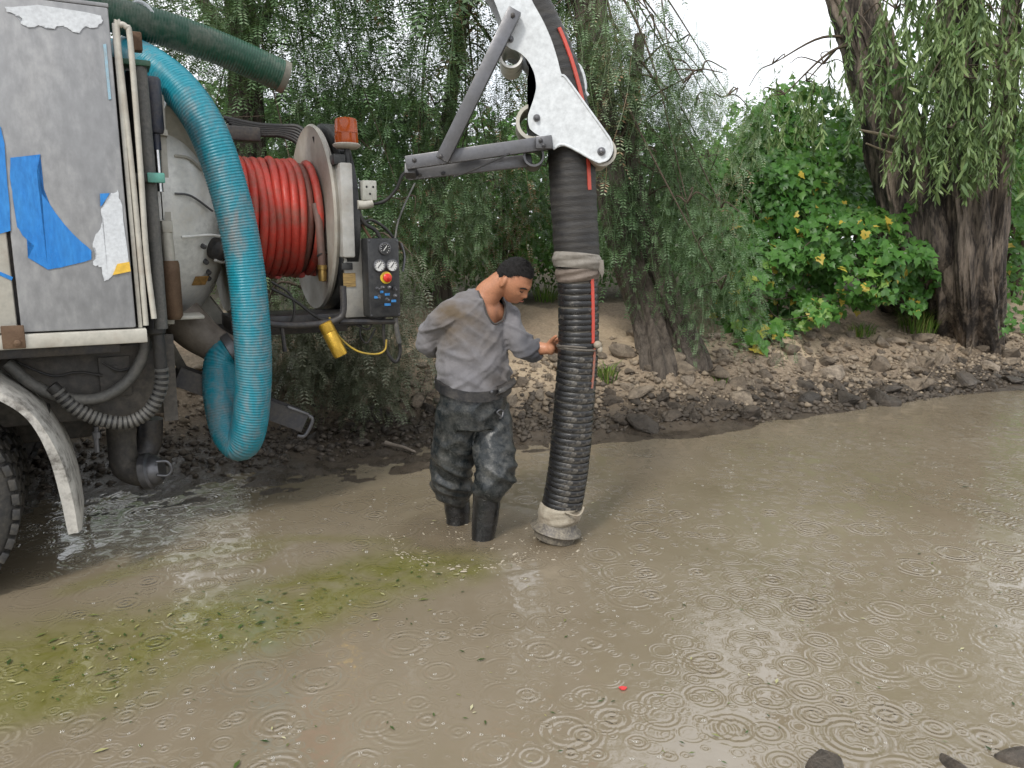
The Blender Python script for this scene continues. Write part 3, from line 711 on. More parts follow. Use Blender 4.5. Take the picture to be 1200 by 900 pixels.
# chute that hangs out at the back
ca, cb = TL(205, 440, .72), TL(352, 494, .62); dt = (cb - ca) / np.linalg.norm(cb - ca); sv_ = np.array([0, 1., 0]); up_ = np.cross(sv_, dt); up_ = up_ if up_[2] > 0 else -up_
ch = MB(); sec = [(-.10, .065), (-.10, -.045), (.10, -.045), (.10, .065), (.09, .065), (.09, -.035), (-.09, -.035), (-.09, .065)]
V = [p + sv_ * x + up_ * y for p in (ca, cb) for x, y in sec]
ch.add(V, [(j, (j + 1) % 8, 8 + (j + 1) % 8, 8 + j) for j in range(8)] + [(0, 1, 2, 5, 6, 7), (2, 3, 4, 5), (8 + 7, 8 + 6, 8 + 5, 8 + 2, 8 + 1, 8), (8 + 5, 8 + 4, 8 + 3, 8 + 2)])
chute = ch.build('chute', M_dsteel, truck, 20)
MB().bar(cb - dt * .13 - sv_ * .098 + up_ * .068, cb - sv_ * .098 + up_ * .068, .014, .03, sv_, .003).build('chute_lip', M_steel, chute)
MB().tube(crom([cb + up_ * .06 - sv_ * .06, cb + dt * .045 + up_ * .04 - sv_ * .06, cb + dt * .04 - up_ * .06 - sv_ * .06, cb - dt * .0 - up_ * .08 - sv_ * .06], 5), .011, 8).build('chute_hook', M_steel, chute)
MB().bar(TL(196, 400, .6), TL(222, 446, .72), .05, .03).build('chute_arm', M_chassis, truck)
# hose reel: two flanges, drum, red hose wound on it
RC = np.array([0, 1.15, 1.70])
reel = empty('hose_reel'); reel.parent = truck
for uu, mt in ((1.24, M_white), (1.79, M_white)):
    MB().lathe([(.10, -.006), (.545, -.006), (.572, -.014), (.585, 0), (.572, .020), (.545, .012), (.10, .012)], RC + np.array([uu, 0, 0]), (1, 0, 0), 72, closed=True).build('flange', pmat('dusty_flange', (.47, .45, .40), (.24, .20, .15), .7, 4, .55, bmp=.15), reel)
MB().lathe([(.26, 1.22), (.26, 1.84)], RC, (1, 0, 0), 40).build('drum', M_dsteel, reel)
for k in range(11):
    u = 1.29 + k * .0465; rr = (.345, .35, .343, .352, .345, .35, .344, .35, .347, .352, .345)[k] - .035 * (k in (9,)); h_ = .030 * .84
    th = np.linspace(0, 2 * math.pi, 73)
    path = np.stack([u + .045 * (th / (2 * math.pi)) - .02 + .004 * np.sin(3 * th + k), 1.15 + (rr + .006 * np.sin(2 * th + k * 1.7)) * np.sin(th + 3.3), 1.70 + (rr + .006 * np.sin(2 * th + k * 1.7)) * np.cos(th + 3.3)], -1)
    MB().tube(path, h_, 10).build('hose_turn', M_red if k != 9 else pmat('dirty_red_rubber', (.22, .07, .05), (.15, .10, .08), .8, 8, .6, bmp=.3), reel)
th = np.linspace(-.2, 1.0, 14); tail = crom([(1.73, .82, 1.78), (1.74, .79, 1.66), (1.745, .79, 1.50), (1.75, .80, 1.41)], 6)
MB().tube(tail, .024, 10).build('hose_end', pmat('grey_pink_rubber', (.20, .12, .10), (.1, .08, .07), .7, 12, .6), reel)
MB().lathe([(.020, 0), (.030, .004), (.030, .03), (.024, .034), (.027, .06), (.024, .10), (.012, .104)], (1.75, .80, 1.42), (0, .05, -1), 14).build('brass_coupling', M_brass, reel)
MB().tube(crom([(1.785, .81, 1.49), (1.74, .77, 1.485), (1.72, .79, 1.47)], 5), .006, 6).build('hose_tie', M_dsteel, reel)
MB().lathe([(.58, 0), (.592, .005), (.592, .075), (.58, .08), (.52, .08), (.52, 0)], RC + np.array([1.85, 0, 0]), (1, 0, 0), 64, closed=True).build('drive_ring', M_blackp, reel)
MB().box((1.90, 1.01, 1.10), (1.945, 1.29, 2.26), bev=.01).box((1.90, .59, 1.62), (1.945, 1.65, 1.76), bev=.01).build('reel_bracket', M_blackp, reel)
MB().tube([(1.15, 1.15, 1.70), (2.0, 1.15, 1.70)], .04, 16).build('reel_shaft', M_dsteel, reel)
# rear frame that carries reel and controls
fr = MB()
fr.tube(crom([TL(402, 335, .52), TL(402, 366, .52), TL(392, 376, .52), TL(370, 380, .52), TL(330, 381, .52), TL(270, 372, .5)], 6), .02, 10)
fr.tube(crom([TL(330, 381, .52), TL(334, 412, .52)], 4), .012, 8)
fr.tube(crom([TL(398, 377, .54), TL(465, 377, .54)], 4), .016, 8)
fr.box((1.18, .66, 1.05), (2.1, 1.04, 1.13), bev=.008).box((.78, 1.0, .98), (1.95, 1.08, 1.06), bev=.008)
fr.build('reel_frame', M_dsteel, truck)
a0, a1 = TL(398, 190, .54), TL(417, 302, .54)
MB().box((a0[0] + .0, .54, a1[2]), (a1[0], .66, a0[2]), bev=.012).build('upright_box', pmat('grey_white_paint', (.50, .50, .48), (.25, .22, .18), .6, 6, .45), truck)
g0, g1 = TL(402, 280, .62), TL(434, 371, .62)
gp = MB().box((g0[0], .62, g1[2]), (g1[0], .64, g0[2]), bev=.004).build('instruction_plate', pmat('bare_aluminium', (.42, .41, .38), (.26, .23, .18), .6, 7, .45, .3), truck)
l0, l1 = TL(402, 320, .615), TL(417, 336, .615)
MB().box((l0[0], .6135, l1[2]), (l1[0], .6185, l0[2])).build('warning_label', pmat('ochre_label', (.45, .30, .11), (.10, .07, .03), .8, 60, .6, stretch=(.3, 1, 3)), gp)
l0, l1 = TL(400, 308, .61), TL(413, 316, .61)
MB().box((l0[0], .6, l1[2]), (l1[0], .618, l0[2]), bev=.003).build('dark_switch', M_blackp, gp)
# control box
c0, c1 = TL(430, 279, .5), TL(470, 371, .5)
U0, U1, Z0, Z1 = c0[0], c1[0], c1[2], c0[2]
cb_ = MB().box((U0, .5, Z0), (U1, .63, Z1), bev=.012).build('control_box', M_blackp, truck)
def cu(px): return U0 + (U1 - U0) * (px - 430) / 40.
def cz(py): return Z1 - (Z1 - Z0) * (py - 279) / 92.
def gauge(px, py, r, face, ring):
    g = MB().lathe([(r, 0), (r, .020), (r * .86, .022), (r * .84, .016)], (cu(px), .502, cz(py)), (0, -1, 0), 26).build('gauge', ring, cb_)
    MB().lathe([(r * .84, .0165), (0, .0170)], (cu(px), .502, cz(py)), (0, -1, 0), 26).build('gauge_face', face, g)
    nd = MB(); nd.bar((cu(px) - r * .3, .4835, cz(py) - r * .35), (cu(px) + r * .3, .4835, cz(py) + r * .45), .004, .002, bev=0)
    for a in range(0, 300, 30):
        an_ = R(a - 60); nd.bar((cu(px) + r * .62 * math.cos(an_), .484, cz(py) + r * .62 * math.sin(an_)), (cu(px) + r * .78 * math.cos(an_), .484, cz(py) + r * .78 * math.sin(an_)), .003, .0015, bev=0)
    nd.build('gauge_needle', M_plast if face is M_dial else M_dial, g)
gauge(451, 291, .036, M_blackp, M_steel); gauge(443.5, 310.5, .037, M_dial, M_steel); gauge(459.5, 310.5, .037, M_dial, M_steel)
eb = MB().lathe([(.036, 0), (.036, .008), (.02, .01)], (cu(452), .502, cz(324.5)), (0, -1, 0), 24).build('stop_button_ring', M_yelr, cb_)
MB().lathe([(.018, .008), (.018, .022), (.026, .024), (.026, .036), (.02, .042), (0, .044)], (cu(452), .502, cz(324.5)), (0, -1, 0), 24).build('stop_button', M_redb, cb_)
for (px, py) in ((440, 337), (447, 336), (456, 336), (462, 337), (443, 346), (463, 346), (452, 350)):
    MB().lathe([(.012, 0), (.012, .008), (.006, .01), (.005, .03), (.007, .032), (0, .036)], (cu(px), .502, cz(py)), (random.uniform(-.3, .3), -1, random.uniform(-.4, .1)), 10).build('toggle_switch', M_steel, cb_)
for (px, py, wd) in ((439, 347, 5), (453, 344, 6), (461, 352, 6), (453, 356, 8), (446, 341, 4)):
    MB().box((cu(px - wd / 2), .4965, cz(py + 1.4)), (cu(px + wd / 2), .5005, cz(py - 1.4))).build('blue_label', M_lblue, cb_)
for (px, py) in ((432.5, 282), (467.5, 282), (432.5, 368), (467.5, 368)):
    MB().lathe([(.006, 0), (.006, .004), (0, .005)], (cu(px), .501, cz(py)), (0, -1, 0), 8).build('screw', M_steel, cb_)
b0, b1 = TL(425, 211, .54), TL(442, 235, .54)
sb = MB().box((b0[0], .54, b1[2]), (b1[0], .62, b0[2]), Matrix.Translation((0, 0, 0)), .006).build('socket_box', pmat('offwhite_plastic', (.55, .55, .50), GRIME, .4, 12), truck)
for dx, dz in ((-.02, .02), (.02, .02), (0, -.02)):
    MB().lathe([(.007, 0), (.007, .003)], ((b0[0] + b1[0]) / 2 + dx, .542, (b0[2] + b1[2]) / 2 + dz), (0, -1, 0), 8).build('socket_hole', M_plast, sb)
MB().tube(crom([TL(419, 240, .56), TL(426, 240, .56), TL(436, 238, .56)], 4), .026, 10).build('cable_gland', M_creamp, truck)
# amber beacon
bc = TL(407, 190, .62); be = empty('beacon'); be.parent = truck
MB().tube([bc + np.array([0, 0, -.06]), bc + np.array([0, 0, .085])], .016, 12).build('beacon_post', M_blackp, be)
bz = bc + np.array([0, 0, .075])
MB().lathe([(.0, 0), (.06, 0), (.078, .012), (.082, .022), (.07, .030), (.0, .031)], bz, (0, 0, 1), 32).build('beacon_base', M_creamp, be)
MB().lathe([(.066, .031), (.068, .04), (.066, .085), (.069, .088), (.066, .092), (.064, .15), (.060, .165), (.045, .172), (.0, .174)], bz, (0, 0, 1), 36).build('amber_lens', M_amber, be)
MB().box((bc[0] - .09, .58, bc[2] - .02), (bc[0] - .02, .68, bc[2] + .04), bev=.008).build('beacon_bracket', M_blackp, be)
# wiring
cable('electric_cable', [(428, 240), (450, 236), (464, 222), (472, 205), (484, 197)], [.56, .55, .52, .5, .5], .010, M_rubber)
cable('electric_cable', [(421, 250), (428, 262), (440, 270), (446, 280)], .57, .012, M_rubber)
cable('electric_cable', [(422, 262), (436, 258), (452, 268), (462, 280)], .58, .009, M_rubber)
cable('electric_cable', [(420, 245), (424, 262), (432, 276), (436, 282)], .59, .009, M_rusty)
cable('electric_cable', [(470, 285), (474, 300), (472, 318)], .56, .008, M_steel)
cable('electric_cable', [(463, 280), (466, 262), (474, 240), (486, 215)], [.56, .6, .65, 1.0], .006, M_ghose)
cable('control_cable', [(449, 370), (450, 395), (455, 415), (464, 424), (469, 412), (466, 392), (462, 372)], .56, .011, M_rubber)
cable('control_cable', [(463, 372), (465, 386), (468, 402)], .54, .016, M_ghose)
cable('control_cable', [(415, 379), (430, 386), (437, 379), (448, 374)], .56, .007, M_rubber)
cable('control_cable', [(425, 374), (422, 392), (430, 402), (440, 385)], .6, .006, M_rubber)
cable('yellow_cable', [(386, 372), (398, 395), (418, 411), (440, 415), (451, 410), (453, 398)], .55, .006, pmat('yellow_rubber', (.55, .38, .05), GRIME, .4, 14), n=8)
cable('drain_cable', [(318, 330), (340, 345), (345, 365), (338, 385)], .6, .007, M_rubber)
cable('drain_cable', [(318, 338), (345, 352), (372, 372), (386, 376)], .6, .009, M_rubber)
y0, y1 = TL(380, 378, .52), TL(402, 421, .48)
MB().lathe([(.035, 0), (.042, .005), (.042, .06), (.040, .065), (.043, .07), (.043, .20), (.040, .215), (.030, .218)], y0, y1 - y0, 22).build('gold_silencer', M_gold, truck)
# hydraulic bundle behind the reel
for k in range(6):
    cable('hydraulic_line', [(262 + 3 * k, 138 + 3 * k), (300, 146 + 2.4 * k), (330, 148 + 2.2 * k), (352, 150 + 4 * k), (372, 172 + 5 * k), (384, 195 + 4 * k)], [1.5, 1.5, 1.5, 1.45, 1.3, 1.2], .016, M_rubber)
MB().box((.9, 1.44, 2.20), (1.55, 1.56, 2.29), bev=.01).build('hydraulic_block', M_dsteel, truck)
cable('hydraulic_line', [(368, 160), (372, 175), (376, 190)], 1.0, .012, M_rubber)

# ------------------------------------------------------------------ ribbed hoses
def ribbed_profile(pitch, depth, path):
    L = np.concatenate([[0], np.cumsum(np.linalg.norm(np.diff(path, axis=0), axis=1))]); return L, depth * np.cos(2 * math.pi * L / pitch)
def resample(path, step):
    L = np.concatenate([[0], np.cumsum(np.linalg.norm(np.diff(path, axis=0), axis=1))]); n = max(3, int(L[-1] / step)); q = np.linspace(0, L[-1], n)
    return np.stack([np.interp(q, L, path[:, k]) for k in range(3)], -1)
def corrugated(path, r, pitch, depth, seg=28):
    path = resample(path, pitch / 6); L, dd = ribbed_profile(pitch, depth, path); m_ = MB()
    n = len(path); T, U, B = frames(path); an = np.linspace(0, 2 * math.pi, seg, endpoint=False)
    rr = (r + dd)[:, None]
    V = (path[:, None] + rr[..., None] * (np.cos(an)[None, :, None] * U[:, None] + np.sin(an)[None, :, None] * B[:, None])).reshape(-1, 3)
    i = np.arange(n - 1)[:, None] * seg; j = np.arange(seg)[None]; k = (j + 1) % seg
    Fq = np.stack([i + j, i + k, i + seg + k, i + seg + j], -1).reshape(-1, 4)
    Vi = V.reshape(n, seg, 3)
    return V, Fq, path, T
# blue hose: over the tank, down in a loop, back to the outlet pipe
bp = crom([TW(p) for p in (TL(128, 70, 1.3), TL(152, 66, .95), TL(178, 78, .62), TL(212, 106, .45), TL(242, 150, .36), TL(266, 215, .33), TL(284, 290, .32), TL(294, 370, .32), TL(297, 440, .34), TL(292, 498, .38), TL(282, 520, .44), TL(268, 505, .50), TL(260, 470, .55), TL(258, 440, .60), TL(262, 420, .62), TL(272, 412, .62))], 10)
V, Fq, bpath, bT = corrugated(bp, .096, .0145, .0014)
bl = empty('blue_hose', bpath[int(len(bpath) * .66)])
tag(bl, 'turquoise ribbed suction hose looping down from the tank beside the red reel', 'hose')
def kid(o, par): o.parent = par; o.matrix_parent_inverse = Matrix.Translation(-Vector(par.location)); return o
kid(link('hose_wall', fast_mesh('hose_wall', V, Fq, smooth=True), M_blueh), bl)
kid(MB().lathe([(.100, 0), (.108, .004), (.108, .05), (.100, .054)], bpath[-9], bT[-9], 28).build('hose_clamp', M_steel), bl)
# green hose lying on top
gp_ = crom([TW(p) for p in (TL(-60, -75, .62), TL(40, -28, .72), TL(118, 12, .80), TL(200, 36, .84), TL(270, 62, .86), TL(334, 91, .88))], 10)
V, Fq, gpath, gT = corrugated(gp_, .090, .0150, .0015)
gh = empty('green_hose', gpath[0]); tag(gh, 'dark green ribbed hose lying across the top of the truck tank', 'hose')
kid(link('hose_wall', fast_mesh('hose_wall', V, Fq, smooth=True), M_greenh), gh)
kid(MB().lathe([(.0895, -.03), (.093, -.03), (.093, .006), (.082, .006), (.082, -.12), (.0, -.125)], gpath[-1], gT[-1], 30).build('hose_mouth', pmat('frayed_hose_end', (.22, .21, .17), (.10, .10, .08), .7, 20)), gh)
pc = TW(TL(162, 14, .80)); kid(MB().tube(crom([pc + np.array([-.06, 0, -.05]), pc + np.array([-.04, 0, .03]), pc + np.array([.02, 0, .045]), pc + np.array([.07, 0, .0]), pc + np.array([.09, 0, -.06])], 6), .012, 8).build('lifting_ring', M_whitepeel), gh)
# rest under the hose on the tank
MB().box((.10, .50, 2.42), (.16, 1.2, 2.66), bev=.01).box((.60, .55, 2.36), (.66, 1.2, 2.56), bev=.01).build('hose_rest', M_dsteel, truck)

# ------------------------------------------------------------------ boom head with its two guide plates
HY = 3.88                                        # the suction hose hangs in this plane
def C5(x, y, yy): return W(470 + x / 3.915, y / 3.915, yy)
YF, YB = HY - .150, HY + .135
boom = empty('boom', C5(700, 600, HY)); tag(boom, 'white curved boom head of steel plates with rollers, holding up the black hose', 'boom')
outl = [(330, -330), (420, -330), (520, -250), (580, -120), (592, -10), (650, 90), (690, 180), (718, 270), (736, 345), (760, 362), (860, 500), (940, 612), (962, 648), (968, 690), (950, 728), (920, 742), (890, 738), (750, 664), (698, 684), (690, 655), (592, 598), (582, 560), (582, 525), (605, 465), (622, 400), (612, 335), (582, 275), (540, 236), (484, 216), (478, 160), (460, 90), (428, 0), (380, -90), (330, -160)]
def smooth_poly(pts, it=1):
    for _ in range(it):
        out = []
        for k in range(len(pts)):
            p, q = np.array(pts[k], float), np.array(pts[(k + 1) % len(pts)], float); out += [p * .8 + q * .2, p * .2 + q * .8]
        pts = out
    return pts
pl = smooth_poly(outl, 2)
for yy, nm in ((YF, 'front_plate'), (YB, 'rear_plate')):
    P = [C5(x, y, YF) + np.array([0, yy - YF, 0]) for x, y in pl]
    o = kid(MB().prism(P, (0, .012, 0)).build(nm, M_boom, None, 30), boom)
    if nm == 'front_plate': fplate = o
# rim flange round the outer edge of the front plate (a thin bent edge)
edge = [C5(x, y, YF) for x, y in smooth_poly([(592, -10), (650, 90), (690, 180), (718, 270), (736, 345), (760, 362), (860, 500), (940, 612), (962, 648), (968, 690), (950, 728), (920, 742), (890, 738), (750, 664), (698, 684)], 0)]
kid(MB().tube(crom(edge[4:], 4), .006, 6).build('plate_rim', M_boom), boom)
for (x, y, r) in ((622, 541, .011), (919, 695, .013), (502, 180, .010)):
    kid(MB().lathe([(r * 1.5, 0), (r * 1.5, .004), (r, .005), (r, .018), (r * .7, .022), (0, .023)], C5(x, y, YF - .0005), (0, -1, 0), 14).build('pin', M_steel, None), boom)
def roller(x, y, r, mt=None):
    c = C5(x, y, YF); o = kid(MB().lathe([(r * .80, .016), (r, .016), (r, .28), (r * .80, .28), (r * .77, .26), (r * .77, .04)], c + np.array([0, .0, 0]), (0, 1, 0), 34, closed=True).build('roller', mt or M_creamp, None), boom)
roller(608, 556, .082); roller(926, 694, .066); roller(505, 250, .055, M_white); roller(610, 712, .05, M_steel)
# strut frame
fy = YF - .034
kid(MB().bar(C5(523, 48, fy), C5(188, 735, fy), .062, .05).build('strut', M_steel), boom)
kid(MB().bar(C5(22, 748, fy + .034), C5(694, 652, fy + .034), .062, .034).build('strut', M_steel), boom)
kid(MB().bar(C5(30, 800, YF + .10), C5(600, 735, YF + .10), .058, .03).build('strut', M_steel), boom)
kid(MB().bar(C5(40, 770, YF + .02), C5(46, 800, YF + .10), .05, .05, (1, 0, 0)).build('strut_end', M_steel), boom)
kid(MB().box(C5(618, 682, YF - .05), C5(692, 626, YF - .03), bev=.004).build('clamp_plate', M_steel), boom)
for (x, y, yy) in ((513, 70, fy - .026), (182, 718, fy - .026), (60, 735, YF - .018), (193, 795, YF + .084), (85, 803, YF + .084), (640, 645, YF - .052), (655, 668, YF - .052)):
    kid(MB().lathe([(.011, 0), (.011, .005), (.007, .008), (0, .009)], C5(x, y, yy), (0, -1, 0), 6).build('bolt', M_dsteel), boom)
kid(MB().tube(crom([C5(240, 812, YF - .02), C5(330, 780, YF - .03), C5(420, 740, YF - .03), C5(500, 705, YF - .025)], 6), .004, 6).build('cable', M_rubber), boom)
# cable loop tied to the outer edge
kid(MB().tube(crom([C5(780, 290, HY), C5(815, 300, HY), C5(838, 350, HY), C5(845, 410, HY), C5(820, 400, HY), C5(800, 330, HY), C5(790, 300, HY), C5(825, 390, HY), C5(858, 440, HY)], 6), .008, 6).build('white_rope', M_whitepeel), boom)
# arm from the head back to a turret on the tank
e0 = C5(330, -250, HY); turret = TW((-1.15, 1.2, 2.45)); e1 = turret + np.array([0, 0, .85])
kid(MB().bar(e0 + np.array([.12, 0, 0]), e1 + np.array([-.2, 0, 0]), .20, .16, (0, 1, 0), .02).build('boom_arm', M_boom), boom)
kid(MB().lathe([(.30, 0), (.30, .08), (.18, .10), (.16, .80), (.2, .9)], turret, (0, 0, 1), 32).build('turret', M_boom), boom)

# ------------------------------------------------------------------ the big black suction hose
sh = empty('suction_hose', G(652, 632)); tag(sh, 'fat black ribbed suction hose with red stripe, its muddy nozzle dipping into the water', 'suction hose')
up = crom([e1 + np.array([0, .0, .22]), e0 + np.array([-.8, 0, .27]), C5(100, -330, HY), C5(330, -240, HY), C5(470, -120, HY), C5(590, 60, HY), C5(680, 250, HY), C5(735, 420, HY), C5(765, 560, HY), C5(778, 680, HY), C5(786, 800, HY), W(673, 250, HY), W(677, 308, HY)], 10)
def wrapped(path, r, seed):
    path = resample(path, .008); n = len(path)
    L = np.arange(n) * .008
    q = np.stack([L * 26, L * 0 + seed, L * 0], -1); rr = r + .0022 * vnoise(q) + .0012 * np.sin(L * 2 * math.pi / .034)
    T, U, B = frames(path); seg = 30; an = np.linspace(0, 2 * math.pi, seg, endpoint=False)
    ph = np.stack([np.repeat(L[:, None] * 18, seg, 1), np.repeat(np.cos(an)[None] * 1.3, n, 0), np.repeat(np.sin(an)[None] * 1.3, n, 0)], -1)
    R_ = rr[:, None] + .004 * fbm(ph, 2)
    V = (path[:, None] + R_[..., None] * (np.cos(an)[None, :, None] * U[:, None] + np.sin(an)[None, :, None] * B[:, None])).reshape(-1, 3)
    i = np.arange(n - 1)[:, None] * seg; j = np.arange(seg)[None]; k = (j + 1) % seg
    return V, np.stack([i + j, i + k, i + seg + k, i + seg + j], -1).reshape(-1, 4), path
V, Fq, upath = wrapped(up, .113, 3)
kid(link('wrapped_sleeve', fast_mesh('wrapped_sleeve', V, Fq, smooth=True), M_sleeve), sh)
lo = resample(crom([W(676, 292, HY), W(677, 330, HY), W(678, 380, HY), W(677, 420, HY), W(673, 470, HY), W(669, 520, HY), W(665, 556, HY), W(659, 590, HY), W(655, 608, HY)], 10), .008)
kid(MB().tube(lo, .0945, 28).build('hose_core', pmat('dried_mud_rubber', (.21, .19, .155), (.05, .046, .04), .8, 11, .8, bmp=.4, sharp=(.42, .6))), sh)
T, U, B = frames(lo)
LL = np.concatenate([[0], np.cumsum(np.linalg.norm(np.diff(lo, axis=0), axis=1))])
ribs = [MB().lathe([(.090, -.0140), (.0985, -.0135), (.1012, -.0105), (.1016, 0), (.1012, .0105), (.0985, .0135), (.090, .0140)], (0, 0, 0), (0, 0, 1), 36).mesh('rib') for _ in range(1)]
ribs[0].materials.append(M_ribhose)
pos = .05
while pos < LL[-1] - .03:
    k = int(np.searchsorted(LL, pos)); o = bpy.data.objects.new('rib', ribs[0]); COL.objects.link(o); kid(o, sh)
    tdir = Vector(tuple(T[k])) + Vector((random.uniform(-.03, .03), random.uniform(-.03, .03), 0))
    o.location = lo[k]; o.rotation_euler = tdir.to_track_quat('Z', 'Y').to_euler()
    f = pos / LL[-1]; s_ = 1.0 + .06 * f + random.uniform(-.008, .008); o.scale = (s_, s_, 1.0); pos += .0305 + random.uniform(-.0012, .0012)
# red stripe, a strip that follows the hose on its right front
def stripe(path, r, w_, ang=R(-38)):
    path = resample(path, .02); n = len(path); T_ = np.gradient(path, axis=0); T_ /= np.linalg.norm(T_, axis=1)[:, None]
    side = np.cross(T_, np.array([0, 1., 0])); side /= np.linalg.norm(side, axis=1)[:, None]; side *= np.sign(side[:, :1] + 1e-9); fr_ = np.array([0, -1., 0])
    V = []
    for k in range(n):
        for a, rr in ((-w_, 0), (w_, 0), (w_, -.006), (-w_, -.006)):
            th_ = ang + a / r; V.append(path[k] + (r + rr) * (math.cos(th_) * side[k] - math.sin(th_) * fr_))
    Fc = [(i * 4 + j, i * 4 + (j + 1) % 4, i * 4 + 4 + (j + 1) % 4, i * 4 + 4 + j) for i in range(n - 1) for j in range(4)]
    return MB().add(V, Fc + [(0, 1, 2, 3), tuple(4 * n - 4 + j for j in (3, 2, 1, 0))])
ST = R(40)
i0 = int(np.argmin(np.linalg.norm(upath - C5(700, 160, HY), axis=1)))
kid(stripe(upath[i0:i0 + 60][::1], .119, .011, -R(48)).build('red_stripe', M_stripe), sh)
i0 = int(np.argmin(np.linalg.norm(upath - C5(780, 700, HY), axis=1)))
kid(stripe(upath[i0:i0 + 24], .119, .010, R(-52)).build('red_stripe', M_stripe), sh)
kid(stripe(lo[8:58], .1045, .010, R(-50)).build('red_stripe', M_stripe), sh)
kid(stripe(lo[60:86], .106, .007, R(-42)).build('red_stripe', pmat('faded_red_stripe', (.45, .16, .11), (.2, .15, .12), .7, 30, .6), None), sh)
# cloth wraps and ties
def wrap(c, ax, r, h, mt, name, sd_):
    n, seg = 14, 40; an = np.linspace(0, 2 * math.pi, seg, endpoint=False); V = []
    ax = np.array(ax) / np.linalg.norm(ax); u = np.cross(ax, (0, 1., 0)); u /= np.linalg.norm(u); v = np.cross(ax, u)
    for i in range(n):
        f = i / (n - 1)
        for a in an:
            q = np.array([f * 5 + .7 * math.cos(a), math.sin(a) * 1.6, sd_]); rr = r + .010 * float(fbm(q * 1.6, 3)) + .004 * math.sin(f * 9 + 3 * math.cos(a)) * (.5 + .5 * math.cos(a - 1)) - .008 * (abs(f - .5) * 2) ** 4
            V.append(np.array(c) + ax * (h * (f - .5) + .012 * math.sin(a + sd_)) + rr * (math.cos(a) * u + math.sin(a) * v))
    Fc = [(i * seg + j, i * seg + (j + 1) % seg, (i + 1) * seg + (j + 1) % seg, (i + 1) * seg + j) for i in range(n - 1) for j in range(seg)]
    return kid(MB().add(V, Fc).build(name, mt, None, 60), sh)
wrap(W(676, 306, HY), (0, 0, 1), .122, .075, M_tape, 'cloth_wrap', 1)
wrap(W(677, 319, HY), (0, .0, 1), .112, .07, pmat('brown_tape', (.17, .135, .11), (.10, .08, .065), .6, 14, .7, bmp=.5), 'cloth_wrap', 4)
fl = W(704, 312, HY - .06)
kid(MB().prism([fl + np.array(p) for p in ((-.05, 0, .035), (.012, -.01, .03), (.018, 0, -.03), (.008, 0, -.055), (-.01, 0, -.02), (-.05, 0, .0))], (0, .012, 0)).build('loose_cloth', M_tape, None, 30), sh)
wrap(W(677, 408, HY), (.04, 0, 1), .106, .03, pmat('tie_wrap', (.08, .07, .06), (.2, .18, .15), .6, 16, .7, bmp=.5), 'tie', 7)
kid(MB().sphere(W(700, 404, HY - .07), (.022, .018, .02), 2).sphere(W(703, 410, HY - .07), (.014, .014, .02), 2).build('rag_knot', M_rag), sh)
k = len(lo) - 1; ndir = lo[-1] - lo[-14]; ndir /= np.linalg.norm(ndir)
wrap(W(656, 600, HY), ndir, .112, .095, M_rag, 'canvas_wrap', 11)
ncen = W(654, 608, HY)
kid(MB().lathe([(.095, -.03), (.100, .0), (.112, .035), (.135, .050), (.138, .058), (.130, .066), (.112, .072), (.108, .105), (.100, .112), (.090, .11), (.088, .05)], ncen, ndir, 40).build('nozzle', M_noz), sh)
kid(MB().tube(crom([W(684, 594, HY - .09), W(682, 600, HY - .105), W(678, 604, HY - .115), W(672, 604, HY - .12), W(662, 600, HY - .12)], 6), .006, 6).build('rope', M_rag), sh)

# ------------------------------------------------------------------ the man in waders
YAW = R(38); FD = np.array([math.sin(YAW), -math.cos(YAW), 0]); LD = np.array([math.cos(YAW), math.sin(YAW), 0]); UP = np.array([0, 0, 1.])
def remesh(mb, voxel, smooth=6, disp=None, name='x'):
    me = mb.mesh(name, None); o = bpy.data.objects.new(name, me); COL.objects.link(o)
    r = o.modifiers.new('r', 'REMESH'); r.mode = 'VOXEL'; r.voxel_size = voxel; r.adaptivity = 0
    s_ = o.modifiers.new('s', 'SMOOTH'); s_.factor = .5; s_.iterations = smooth
    dg = bpy.context.evaluated_depsgraph_get(); dg.update()
    nm = bpy.data.meshes.new_from_object(o.evaluated_get(dg)); bpy.data.objects.remove(o); bpy.data.meshes.remove(me)
    nm.name = name; n = len(nm.vertices); co = np.zeros(n * 3, np.float32); nm.vertices.foreach_get('co', co); co = co.reshape(-1, 3).astype(float)
    if disp is not None:
        no = np.zeros(n * 3, np.float32); nm.vertex_normals.foreach_get('vector', no); co = co + no.reshape(-1, 3) * disp(co)[:, None]
        nm.vertices.foreach_set('co', co.astype(np.float32).ravel())
    nm.polygons.foreach_set('use_smooth', np.ones(len(nm.polygons), bool)); nm.update(); return nm
def loft(mb, rings_, seg=28):
    """rings: (centre, half width, half depth, lean) across LD / FD"""
    C_ = crom([r[0] for r in rings_], 5); k = len(C_); q = np.linspace(0, 1, len(rings_)); tq = np.linspace(0, 1, k)
    wd = np.interp(tq, q, [r[1] for r in rings_]); dp = np.interp(tq, q, [r[2] for r in rings_]); V = []
    an = np.linspace(0, 2 * math.pi, seg, endpoint=False)
    for i in range(k):
        for a in an: V.append(C_[i] + LD * wd[i] * math.cos(a) + FD * dp[i] * math.sin(a))
    Fc = [(i * seg + j, i * seg + (j + 1) % seg, (i + 1) * seg + (j + 1) % seg, (i + 1) * seg + j) for i in range(k - 1) for j in range(seg)]
    return mb.add(V, Fc + [tuple(range(seg))[::-1], tuple(range((k - 1) * seg, k * seg))])
man = empty('person', G(550, 622)); tag(man, 'man in muddy grey shirt and black waders holding the hose, one arm behind his back', 'person')
PY = 3.98
